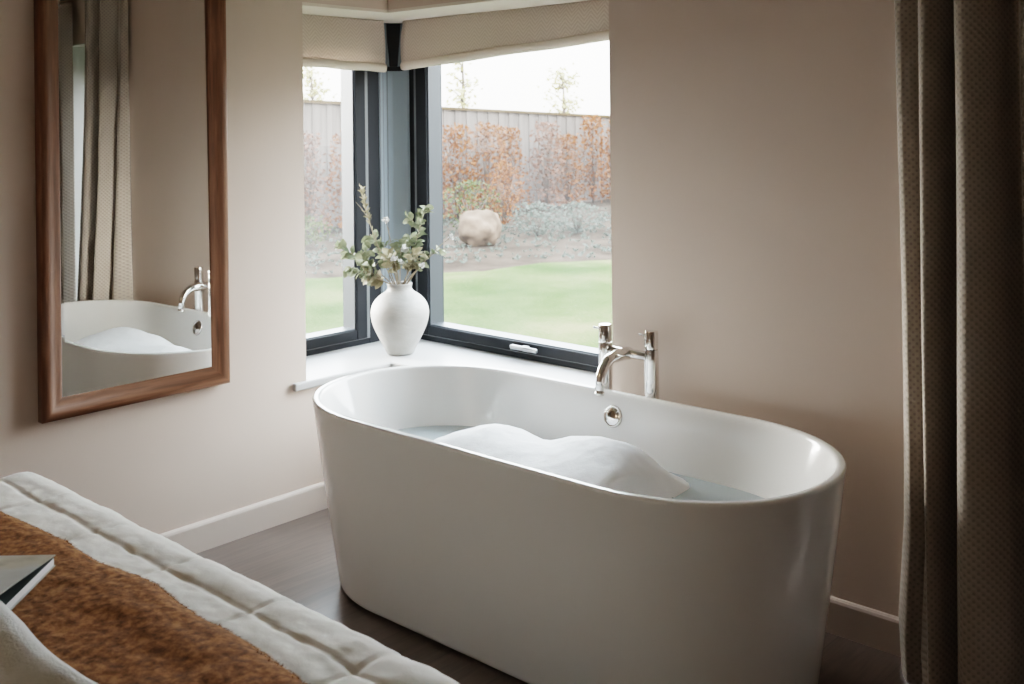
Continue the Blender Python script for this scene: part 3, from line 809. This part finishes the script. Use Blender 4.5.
SEAM0, SP_ = -1.753, .215     # first seam from the foot edge
def groove(d, w_): return math.exp(-(d / w_) ** 2)
def quilt_disp(p, n_):
    # flat-puffed cells between stitched seams that wander a little
    x, y, z = p
    wob = .012 * noise.noise(Vector((x * 2.2, y * 2, 3))) + .004 * noise.noise(Vector((x * 9, y * 9, 5)))
    if n_.y > .25: dy = min(abs(BZ - .055 + wob - z), abs(BZ - .26 + wob - z)) 
    else:
        q = (SEAM0 - y + wob) / SP_; dy = abs(q - max(0, round(q))) * SP_
        dy = min(dy, abs(y - (BY1 - .034) + wob * .5))
    xw = x - 1.345 + .020 * noise.noise(Vector((x * 1.5, y * 6, 9))); qx = xw / .285; dx = abs(qx - round(qx)) * .285
    g = -.0034 * groove(dy, .0058) - .0038 * groove(dx, .0055)
    puff = .0035 * min(1, dy / .05) ** .5 * min(1, dx / .06) ** .5
    wr_ = .0032 * noise.fractal(Vector((x * 9, y * 14, z * 9)), 1.0, 2.0, 4) + .003 * noise.noise(Vector((x * 4, y * 5, z * 4)))
    near = math.exp(-(min(dx, dy) / .035) ** 2); pk = .0035 * near * noise.noise(Vector((x * 30, y * 30, z * 30)))
    return g + puff + wr_ + pk
v, f = rbox_mesh(BX0, BX1, BY0, BY1, .13, BZ - .006, .075, .0055, quilt_disp)
qm = mesh_from(v, f); q = link('quilt', qm, M['quilt'])
tag(q, 'pale grey-beige quilted bedspread with stitched squares covering the bed', 'quilt')
def quilt_top(x, y): 
    p = Vector((x, y, BZ - .006)); return BZ - .006

# rust throw across the bed, with a woolly pile
TY1, TY0 = -1.846, -2.62
def throw_pt(s_, t):
    # s_ along x over both bed sides, t from front edge to back edge
    y = TY1 + (TY0 - TY1) * t + .012 * math.sin(s_ * 5 + .6) * (1 - t) + .006 * math.sin(s_ * 17) * (1 - t)
    lift = .016
    r = .10; flat = (BX1 - BX0) - 2 * r; arc = r * PI / 2
    d = s_ - flat / 2 if s_ > 0 else -s_ - flat / 2
    sg = 1 if s_ > 0 else -1; cxm = (BX0 + BX1) / 2; R = r + lift
    if d <= 0: p = Vector((cxm + s_, y, BZ - .006 + lift)); n_ = Vector((0, 0, 1))
    elif d < arc:
        a = d / r; p = Vector((cxm + sg * (flat / 2 + R * math.sin(a)), y, BZ - .006 - r + R * math.cos(a))); n_ = Vector((sg * math.sin(a), 0, math.cos(a)))
    else: p = Vector((cxm + sg * (flat / 2 + R), y, BZ - .006 - r - (d - arc))); n_ = Vector((sg, 0, 0))
    ed = min(t, 1 - t) * (TY1 - TY0)
    rise = .016 * min(1, ed / .03) ** .5 - .008
    h_ = rise + .006 * noise.fractal(Vector((p.x * 6, p.y * 6, p.z * 6)), 1.0, 2.0, 3) + .0018 * noise.fractal(Vector((p.x * 32, p.y * 32, p.z * 32)), 1.0, 2.0, 3) + .0025 * math.exp(-((t - .10) / .05) ** 2) * (1 + math.sin(s_ * 4))
    return p + n_ * h_, n_
SMAX = (BX1 - BX0) / 2 + .22
NS, NT = 420, 150
v, f = [], []
for i in range(NS + 1):
    for j in range(NT + 1): v.append(tuple(throw_pt(-SMAX + 2 * SMAX * i / NS, j / NT)[0]))
for i in range(NS):
    for j in range(NT):
        a = i * (NT + 1) + j; f.append((a, a + NT + 1, a + NT + 2, a + 1))
thr = empty('throw_blanket', ((BX0 + BX1) / 2, (TY0 + TY1) / 2, BZ), 'fuzzy rust-brown wool throw laid across the foot of the bed', 'throw')
o = link('throw_cloth', mesh_from(v, f), M['wool'], thr)
sd = o.modifiers.new('solid', 'SOLIDIFY'); sd.thickness = .008; sd.offset = -1
v, f = [], []
rnd = random.Random(3)
NSTR = 70000
for k in range(NSTR):
    edge = k % 9 == 0
    s_ = rnd.uniform(-SMAX * .75, SMAX * .98); t = rnd.random() * .62 if not edge else rnd.random() ** 2 * .02
    p, n_ = throw_pt(s_, t)
    cl = noise.noise_vector(p * 34) * .8
    d = (n_ * rnd.uniform(.12, .34) + Vector((cl.x, cl.y, 0)) + Vector((rnd.uniform(-.5, .5), rnd.uniform(-.5, .5) + (.8 if edge else 0), (rnd.uniform(-.2, .3) if edge else 0)))).normalized()
    ln = rnd.uniform(.009, .019); sdv = d.cross(n_)
    dn_ = d.dot(n_)
    if sdv.length < .05 or (not edge and (dn_ > .5 or dn_ < .02)): continue
    sdv = sdv.normalized() * .0006
    a = len(v); m_ = p + d * ln * .55 + n_ * .001; e = p + d * ln - n_ * ln * .25
    v += [tuple(p - sdv), tuple(p + sdv), tuple(m_ - sdv), tuple(m_ + sdv), tuple(e)]
    f += [(a, a + 1, a + 3, a + 2), (a + 2, a + 3, a + 4)]
pile = link('wool_pile', mesh_from(v, f), M['pile'], thr, smooth=False); pile['kind'] = 'stuff'

# folded blanket with a rolled hem, lying over the throw
NU, NV = 110, 70
v, f = [], []
FBX0, FBX1 = .62, 2.02
for i in range(NU + 1):
    x = FBX0 + (FBX1 - FBX0) * i / NU
    for j in range(NV + 1):
        u = j / NV * .62 - .05
        yl = -2.098 - .024 * max(0, min(1, (x - 1.5) / .25)) + .010 * math.sin(x * 7) - .02 * noise.noise(Vector((x * 3, 1, 1)))
        if u < 0: y = yl + .014 * math.sin((u + .05) / .05 * PI) ; z = BZ + .022 + (u + .05) * .75
        else:
            y = yl - u
            z = BZ + .028 + .033 * math.exp(-(u / .05) ** 2) + .018 * (1 - math.exp(-(u / .2) ** 2)) + .014 * math.exp(-((u - .17 - .03 * math.sin(x * 5)) / .035) ** 2) + .009 * noise.fractal(Vector((x * 8, y * 8, 2)), 1.0, 2.0, 4) * min(1, u / .05)
        v.append((x, y, z))
for i in range(NU):
    for j in range(NV):
        a = i * (NV + 1) + j; f.append((a, a + NV + 1, a + NV + 2, a + 1))
me = mesh_from(v, f)
o = link('folded_blanket', me, M['blanket']); tag(o, 'folded grey blanket with a thick rolled hem in the bottom left corner', 'blanket')
sd = o.modifiers.new('solid', 'SOLIDIFY'); sd.thickness = .012; sd.offset = -1

# ------------------------------------------------------------------ book lying on the throw
bk = empty('book', (1.13, -2.05, .628), 'thin book with a grey printed cover lying on the rust throw', 'book')
C0 = Vector((1.262, -1.930, 0)); e1 = (Vector((1.412, -2.091, 0)) - C0).normalized(); e2 = Vector((-e1.y, e1.x, 0)) * -1
# e1 runs along the fore edge towards the viewer, e2 along the top edge away to the left
if e2.x > 0: e2 = -e2
W1, W2 = .285, .225
Z0 = .632
def slab(name, z00, z01, lift, ins, m, parent):
    v = []
    pts = [(C0 + e1 * (W1 * a + (ins if a == 0 else -ins)) + e2 * (W2 * b_ + (ins if b_ == 0 else 0)), b_) for a, b_ in ((0, 0), (1, 0), (1, 1), (0, 1))]
    for z in (z00, z01):
        for p, b_ in pts: v.append((p.x, p.y, z + lift * (1 - b_)))
    me = mesh_from(v, [(0, 1, 2, 3), (7, 6, 5, 4), (0, 4, 5, 1), (1, 5, 6, 2), (2, 6, 7, 3), (3, 7, 4, 0)])
    bm = bmesh.new(); bm.from_mesh(me); bmesh.ops.recalc_face_normals(bm, faces=bm.faces); bm.to_mesh(me); bm.free()
    return link(name, me, m, parent, smooth=False, bevel=.0008)
slab('back_cover', Z0, Z0 + .002, 0, 0, M['cover'], bk)
slab('page_block', Z0 + .002, Z0 + .0155, 0, .002, M['paper'], bk)
slab('end_paper', Z0 + .0157, Z0 + .0163, 0, .0015, M['cover_in'], bk)
# front cover springs open a little towards the near corner
v = []
for z in (0, .0018):
    for a, b_, lf_ in ((0, 0, .002), (1, 0, .034), (1, 1, .003), (0, 1, .001)):
        p = C0 + e1 * W1 * a + e2 * W2 * b_; v.append((p.x, p.y, Z0 + .017 + lf_ + z))
me = mesh_from(v, [(0, 1, 2, 3), (7, 6, 5, 4), (0, 4, 5, 1), (1, 5, 6, 2), (2, 6, 7, 3), (3, 7, 4, 0)])
bm = bmesh.new(); bm.from_mesh(me); bmesh.ops.recalc_face_normals(bm, faces=bm.faces); bm.to_mesh(me); bm.free()
link('front_cover', me, M['cover'], bk, smooth=False)

# ------------------------------------------------------------------ curtains
def curtain(name, pts, z0, z1, label, seed=0):
    root = empty(name, (sum(p[0] for p in pts) / len(pts), sum(p[1] for p in pts) / len(pts), z0), label, 'curtain', 'patterned curtains at the glazed door')
    # smooth the plan path with a Catmull-Rom spline
    P_ = [Vector((x, y, 0)) for x, y in pts]; path = []
    for i in range(len(P_) - 1):
        p0, p1, p2, p3 = P_[max(i - 1, 0)], P_[i], P_[i + 1], P_[min(i + 2, len(P_) - 1)]
        for k in range(10):
            t = k / 10
            path.append(.5 * ((2 * p1) + (p2 - p0) * t + (2 * p0 - 5 * p1 + 4 * p2 - p3) * t * t + (3 * p1 - p0 - 3 * p2 + p3) * t ** 3))
    path.append(P_[-1]); NZ_ = 60
    cx_ = sum(p.x for p in path) / len(path); v, f, uv = [], [], []; d = 0
    for i, p in enumerate(path):
        if i: d += (p - path[i - 1]).length
        for j in range(NZ_ + 1):
            t = j / NZ_; z = z0 + (z1 - z0) * t
            dep = 1.0 + .10 * (1 - t)
            ox_ = .004 * noise.noise(Vector((p.x * 6, z * 1.1, seed))) - (.016 * max(0, 1 - abs(t - .05) / .12) if i < len(path) * .25 else 0)
            oy_ = .014 * noise.noise(Vector((p.x * 9, z * .9, seed + 5)))
            fl_ = (1 - t) ** 1.5 * min(1, i / 14)
            v.append((p.x + ox_ + .004 * math.sin(z * 2.2 + i * .05) + .012 + .036 * fl_, min(-.008, -.03 + (p.y + .03) * dep + oy_ * .6 - .088 * fl_), z)); uv.append((d, z))
    for i in range(len(path) - 1):
        for j in range(NZ_):
            a = i * (NZ_ + 1) + j; f.append((a, a + NZ_ + 1, a + NZ_ + 2, a + 1))
    o = link('curtain_cloth', mesh_from(v, f, uvs=uv), M['curtain'], root)
    sd = o.modifiers.new('solid', 'SOLIDIFY'); sd.thickness = .003; sd.offset = 0
    return root
curtain('curtain', [(2.076, -.022), (2.092, -.050), (2.118, -.048), (2.146, -.036), (2.156, -.075), (2.178, -.118), (2.204, -.096), (2.224, -.045), (2.234, -.024), (2.243, -.035), (2.252, -.112), (2.278, -.140), (2.318, -.128), (2.352, -.090), (2.372, -.050), (2.388, -.035), (2.400, -.06), (2.412, -.095), (2.425, -.06)], .004, 2.20, 'grey-brown dotted curtain hanging to the floor right of the bathtub', 1)
curtain('curtain', [(2.665, -.05), (2.69, -.10), (2.73, -.12), (2.77, -.06), (2.80, -.11), (2.83, -.14), (2.86, -.10), (2.89, -.06), (2.91, -.12), (2.94, -.16), (2.98, -.14), (3.01, -.07), (3.04, -.06), (3.07, -.14), (3.11, -.16), (3.15, -.08)], .004, 2.20, 'second dotted curtain, seen only reflected at the left edge of the mirror', 4)
rl = empty('curtain_rail', (2.6, -.10, 2.22), 'slim dark curtain rail above the glazed door', 'curtain rail')
b = MB(); b.tube([(2.05, -.10, 2.218), (3.2, -.10, 2.218)], .012, 12); b.build('rod', M['rail'], rl, smooth=True)
for x in (2.08, 3.17):
    b = MB(); b.tube([(x, 0, 2.218), (x, -.10, 2.218)], .008, 8); b.build('bracket', M['rail'], rl, smooth=True)
for x in (2.045, 3.205):
    b = MB(); b.ball((x, -.10, 2.218), .018, 12, 8); b.build('finial', M['rail'], rl, smooth=True)

# ------------------------------------------------------------------ garden
GZ = -.20
CAMX, CAMY, CAMZ = 3.2184, -2.8047, 1.45
FOC, PPY, YAW, ROLL = 1053.67, 123.06 - 1.3, 2.30857, -.01094
fw = Vector((math.cos(YAW), math.sin(YAW), 0)); rt0 = Vector((math.sin(YAW), -math.cos(YAW), 0)); up0 = Vector((0, 0, 1))
rt = rt0 * math.cos(ROLL) + up0 * math.sin(ROLL); up = rt.cross(fw)
def G(side, dist, z=GZ):
    # garden coordinates: metres ahead of the house corner view and sideways
    p = Vector((CAMX, CAMY, 0)) + fw * dist + rt0 * side; return Vector((p.x, p.y, z))
def quad(name, pts, m, kind='structure'):
    o = link(name, mesh_from(pts, [tuple(range(len(pts)))]), m, smooth=False); o['kind'] = kind; return o
quad('ground', [(-60, -40, GZ - .05), (60, -40, GZ - .05), (60, 60, GZ - .05), (-60, 60, GZ - .05)], M['soil'])
def sheet(name, fn, nu, nv, m):
    v = [fn(i / nu, j / nv) for i in range(nu + 1) for j in range(nv + 1)]
    f = [(i * (nv + 1) + j, (i + 1) * (nv + 1) + j, (i + 1) * (nv + 1) + j + 1, i * (nv + 1) + j + 1) for i in range(nu) for j in range(nv)]
    return link(name, mesh_from(v, f), m)
def lawn_fn(a, b_):
    s_ = -9 + 20 * a; d1 = 10.8 + .40 * (s_ + 3) + .12 * math.sin(s_ * 2.1) + .05 * math.sin(s_ * 7); d = 4.3 + (d1 - 4.3) * b_
    if s_ > 0: d1 = min(d1, 13.4); d = 4.3 + (d1 - 4.3) * b_
    return tuple(G(s_, d, GZ + .02 * noise.noise(Vector((s_, d, 0)))))
struct(sheet('lawn', lawn_fn, 60, 30, M['lawn']))
def soil_fn(a, b_):
    s_ = -9 + 20 * a; d = 9 + 17 * b_
    return tuple(G(s_, d, GZ - .03 + .05 * noise.fractal(Vector((s_ * 1.7, d * 1.7, 3)), 1.0, 2.0, 4)))
struct(sheet('soil_border', soil_fn, 90, 80, M['soil']))

# board fence with a brown capping rail
FA, FB = G(-3.6, 16.2), G(2.5, 23.0)
fd = (FB - FA); FA2 = FA - fd * .55; FB2 = FB + fd * .5; fd2 = FB2 - FA2; FL = fd2.length; fdn = fd2.normalized(); fnn = Vector((fdn.y, -fdn.x, 0))
def ftop(s_): return 1.80 - .034 * (s_ - .55 * fd.length)
fence = empty('garden_fence', (FA2 + FB2) / 2, 'pale weathered board fence with a brown cap at the end of the garden', 'fence')
def fbox(mb, s0, s1, d0, d1, z00, z01, z10, z11):
    n0 = len(mb.v)
    for s_, za, zb in ((s0, z00, z01), (s1, z10, z11)):
        for d in (d0, d1):
            for z in (za, zb):
                p = FA2 + fdn * s_ + fnn * d; mb.v.append((p.x, p.y, z))
    mb.f += [tuple(n0 + i for i in q) for q in ((0, 1, 3, 2), (4, 6, 7, 5), (0, 4, 5, 1), (2, 3, 7, 6), (0, 2, 6, 4), (1, 5, 7, 3))]
b = MB(); s_ = 0; k = 0
while s_ < FL:
    wd_ = .145; dd = .018 if k % 2 else 0
    fbox(b, s_, s_ + wd_ + .004, dd, dd + .02, GZ - .1, ftop(s_), GZ - .1, ftop(s_ + wd_)); s_ += wd_; k += 1
b.build('boards', M['fencewood'], fence)
b = MB(); fbox(b, 0, FL, -.02, .07, ftop(0), ftop(0) + .05, ftop(FL), ftop(FL) + .05); b.build('cap_rail', M['fencecap'], fence)
s_ = 1.0
while s_ < FL:
    b = MB(); fbox(b, s_, s_ + .1, -.101, -.001, GZ - .1, ftop(s_) + .0, GZ - .1, ftop(s_ + .1)); b.build('post', M['fencewood'], fence); s_ += 2.4

def leaf_cloud(n, rx, ry, h, ln, rnd, z0=.05, shape='column'):
    b = MB()
    for k in range(n):
        t = rnd.random(); a = rnd.uniform(0, 2 * PI)
        rr = math.sqrt(rnd.random()) * (1 - .45 * t ** 2 if shape == 'column' else math.sqrt(max(0, 1 - (2 * t - 1) ** 2)) if shape == 'ball' else 1)
        p = Vector((rx * rr * math.cos(a), ry * rr * math.sin(a), z0 + t * h))
        d = Vector((rnd.uniform(-1, 1), rnd.uniform(-1, 1), rnd.uniform(-.6, .8)))
        l_ = ln * rnd.uniform(.6, 1.2)
        n0 = len(b.v); dn = d.normalized(); sdv = dn.cross(Vector((rnd.uniform(-1, 1), rnd.uniform(-1, 1), rnd.uniform(-1, 1))))
        if sdv.length < .1: continue
        sdv = sdv.normalized() * l_ * .33
        b.v += [tuple(p), tuple(p + dn * l_ * .5 + sdv), tuple(p + dn * l_), tuple(p + dn * l_ * .5 - sdv)]; b.f.append((n0, n0 + 1, n0 + 2, n0 + 3))
    return b.mesh()
def twigs(n, h, spread, rnd):
    b = MB()
    for k in range(n):
        a = rnd.uniform(0, 2 * PI); e = Vector((math.cos(a) * spread * rnd.random(), math.sin(a) * spread * rnd.random(), h * rnd.uniform(.7, 1)))
        b.tube([(0, 0, 0), e * .5 + Vector((0, 0, .05)), e], [.012, .009, .004], 5)
    return b.mesh()
def plant(name, loc, twig_me, leaf_me, lm, label, cat, group=None, rot=0, sc=(1, 1, 1)):
    root = empty(name, loc, label, cat, group); root.rotation_euler = (0, 0, rot); root.scale = sc
    link('stems', twig_me, M['branch'], root, keep_world=False); link('foliage', leaf_me, lm, root, smooth=False, keep_world=False)
    return root
rnd = random.Random(11)
variants = []
for k in range(4):
    variants.append((twigs(9, 1.35, .34, rnd), leaf_cloud(900, .41, .33, 1.32, .072, rnd)))
nsh = 24
for k in range(nsh):
    tw, lf = variants[k % 4]
    s_ = FL * (k + .5) / nsh
    p = FA2 + fdn * (s_ + rnd.uniform(-.1, .1)) - fnn * (-.0) ; p = p + fnn * -.0
    cam_side = -fnn if (Vector((CAMX, CAMY, 0)) - p).dot(fnn) < 0 else fnn
    p = p + cam_side * rnd.uniform(.6, .8); p.z = GZ
    me = lf.copy(); tme = tw.copy()
    sc_ = rnd.uniform(.82, 1.12)
    plant('beech_shrub', p, tme, me, M['beech'] if rnd.random() < .55 else M['beech2'], 'copper-leaved young beech shrub in the hedge row along the fence', 'shrub', 'beech hedge shrubs along the fence', rnd.uniform(0, 6), (1.05, 1.0, sc_ * 1.2))
# shrubs and perennials in the border
for (sd_, ds, rx, h, mm, nm, lb) in [
    (-.62, 15.6, .55, .75, 'green', 'garden_shrub', 'green shrub with small leaves behind the pale boulder'),
    (.35, 15.2, .50, .45, 'greyleaf', 'garden_shrub', 'grey-green low shrub in the border right of the boulder'),
    (.95, 15.6, .55, .42, 'greyleaf', 'garden_shrub', 'silvery low shrub furthest right in the border'),
    (-2.9, 14.2, .55, .40, 'green', 'garden_shrub', 'low green shrub seen through the narrow left pane'),
    (-.15, 16.8, .35, 1.0, 'beech', 'garden_shrub', 'bright orange shrub beside the green shrub behind the boulder')]:
    plant(nm, G(sd_, ds), twigs(7, h * .8, rx * .8, rnd), leaf_cloud(620, rx, rx * .8, h, .055, rnd, 0.02, 'ball'), M[mm], lb, 'shrub')
b = MB()
for k in range(1500):
    s_ = rnd.uniform(-4.5, 3); d = rnd.uniform(12.3 + .38 * s_, 18.5)
    p = G(s_, d, GZ)
    for q in range(4):
        dd = Vector((rnd.uniform(-1, 1), rnd.uniform(-1, 1), rnd.uniform(.2, 1)))
        b.leaf(p, dd, (rnd.uniform(-1, 1), rnd.uniform(-1, 1), .5), rnd.uniform(.03, .075), .025)
o = b.build('ground_plants', M['greyleaf'], smooth=False); tag(o, 'sparse low plants and leaf litter scattered over the bare soil border', 'plants', kind='stuff')
# boulder
bp_ = G(-.46, 14.3, GZ)
bm = bmesh.new(); bmesh.ops.create_icosphere(bm, subdivisions=4, radius=1)
for vv in bm.verts:
    n_ = vv.co.normalized(); k = 1 + .22 * noise.fractal(n_ * 1.6 + Vector((2, 5, 1)), 1.0, 2.0, 4)
    vv.co = Vector((n_.x * .30, n_.y * .27, n_.z * .27)) * k
me = bpy.data.meshes.new('m'); bm.to_mesh(me); bm.free()
o = link('boulder', me, M['rock']); o.location = bp_ + Vector((0, 0, .20)); tag(o, 'pale pinkish boulder on the bare soil border in the garden', 'boulder')

# trees standing beyond the fence
def tree(loc, h, spread, nleaf, label, rnd):
    root = empty('garden_tree', loc, label, 'tree')
    b = MB(); b.tube([(0, 0, 0), (.05, 0, h * .4), (0, .05, h * .75), (.03, 0, h)], [.07, .05, .03, .008], 8)
    tips = []
    for k in range(16):
        z = h * rnd.uniform(.35, .95); a = rnd.uniform(0, 2 * PI); l_ = spread * rnd.uniform(.5, 1) * (1.1 - z / h * .6)
        e = Vector((math.cos(a) * l_, math.sin(a) * l_, z + l_ * .7)); b.tube([(0, 0, z), e * .5 + Vector((0, 0, z * .5 + .05)), e], [.018, .012, .004], 5); tips.append((Vector((0, 0, z)), e))
    link('trunk', b.mesh(), M['branch'], root, keep_world=False)
    c = MB()
    for k in range(nleaf):
        p0, e = rnd.choice(tips); p = p0.lerp(e, rnd.uniform(.3, 1.1)) + Vector((rnd.gauss(0, .09), rnd.gauss(0, .09), rnd.gauss(0, .09)))
        d = Vector((rnd.uniform(-1, 1), rnd.uniform(-1, 1), rnd.uniform(-1, .5))).normalized(); sdv = d.orthogonal().normalized() * .035; l_ = .11; n0 = len(c.v)
        c.v += [tuple(p), tuple(p + d * l_ * .5 + sdv), tuple(p + d * l_), tuple(p + d * l_ * .5 - sdv)]; c.f.append((n0, n0 + 1, n0 + 2, n0 + 3))
    link('crown', c.mesh(), M['treeleaf'], root, smooth=False, keep_world=False)
    return root
tree(G(-1.0, 21.0), 3.2, .55, 260, 'slender pale tree beyond the fence near the window post', rnd)
tree(G(1.25, 26.0), 2.9, .8, 420, 'yellow-leaved tree beyond the fence at the right of the wide pane', rnd)
tree(G(-4.2, 22.0), 2.75, .8, 420, 'yellow-leaved tree beyond the fence seen through the narrow left pane', rnd)

# ------------------------------------------------------------------ world and lights
wd = bpy.data.worlds.new('sky'); scn.world = wd; wd.use_nodes = True; nt = wd.node_tree
bg = nt.nodes['Background']
tc = N(nt, 'ShaderNodeTexCoord'); sx = N(nt, 'ShaderNodeSeparateXYZ'); L(nt, tc.outputs['Generated'], sx.inputs['Vector'])
r = ramp(nt, sx.outputs['Z'], [(0.0, (.22, .215, .205)), (0.09, (.30, .295, .285)), (0.24, (.88, .95, 1.0)), (1.0, (.70, .86, 1.0))])
L(nt, r.outputs['Color'], bg.inputs['Color']); bg.inputs['Strength'].default_value = 19.0

def area(name, loc, target, size, size_y, power, color):
    l_ = bpy.data.lights.new(name, 'AREA'); l_.shape = 'RECTANGLE'; l_.size = size; l_.size_y = size_y; l_.energy = power; l_.color = color
    o = bpy.data.objects.new(name, l_); COL.objects.link(o); o.location = loc
    o.rotation_euler = (Vector(target) - Vector(loc)).to_track_quat('-Z', 'Y').to_euler(); return o
# added warm fill lamp above the bed head, stands for no visible source
area('room_fill', (1.0, -4.35, 2.1), (1.5, -1.2, .6), 1.6, 1.0, 5.0, (1.0, .78, .56))

# hazy low sun, very soft, coming in through the narrow left pane
sl = bpy.data.lights.new('hazy_sun', 'SUN'); sl.energy = 27; sl.angle = math.radians(42); sl.color = (1.0, .95, .88)
so = bpy.data.objects.new('hazy_sun', sl); COL.objects.link(so); so.location = (-6, -1, 4)
so.rotation_euler = Vector((1, .24, -.13)).to_track_quat('-Z', 'Y').to_euler()

# ------------------------------------------------------------------ camera
cd = bpy.data.cameras.new('camera'); cam = bpy.data.objects.new('camera', cd); COL.objects.link(cam); scn.camera = cam
cd.sensor_fit = 'HORIZONTAL'; cd.sensor_width = 36; cd.lens = FOC * 36 / 1024; cd.shift_y = -(342 - PPY) / 1024
cd.clip_start = .05; cd.clip_end = 300
R = Matrix((rt, up, -fw)).transposed()
cam.matrix_world = Matrix.Translation((CAMX, CAMY, CAMZ)) @ R.to_4x4()
cd.dof.use_dof = True; cd.dof.focus_distance = 3.1; cd.dof.aperture_fstop = 7.0

scn.view_settings.view_transform = 'Filmic'
scn.view_settings.look = 'Medium High Contrast'
scn.view_settings.exposure = 0.8
scn.cycles.max_bounces = 12; scn.cycles.diffuse_bounces = 6; scn.cycles.glossy_bounces = 6; scn.cycles.transparent_max_bounces = 12
scn.cycles.caustics_reflective = False; scn.cycles.caustics_refractive = False
scn.cycles.use_denoising = True
scn.cycles.sample_clamp_indirect = 6
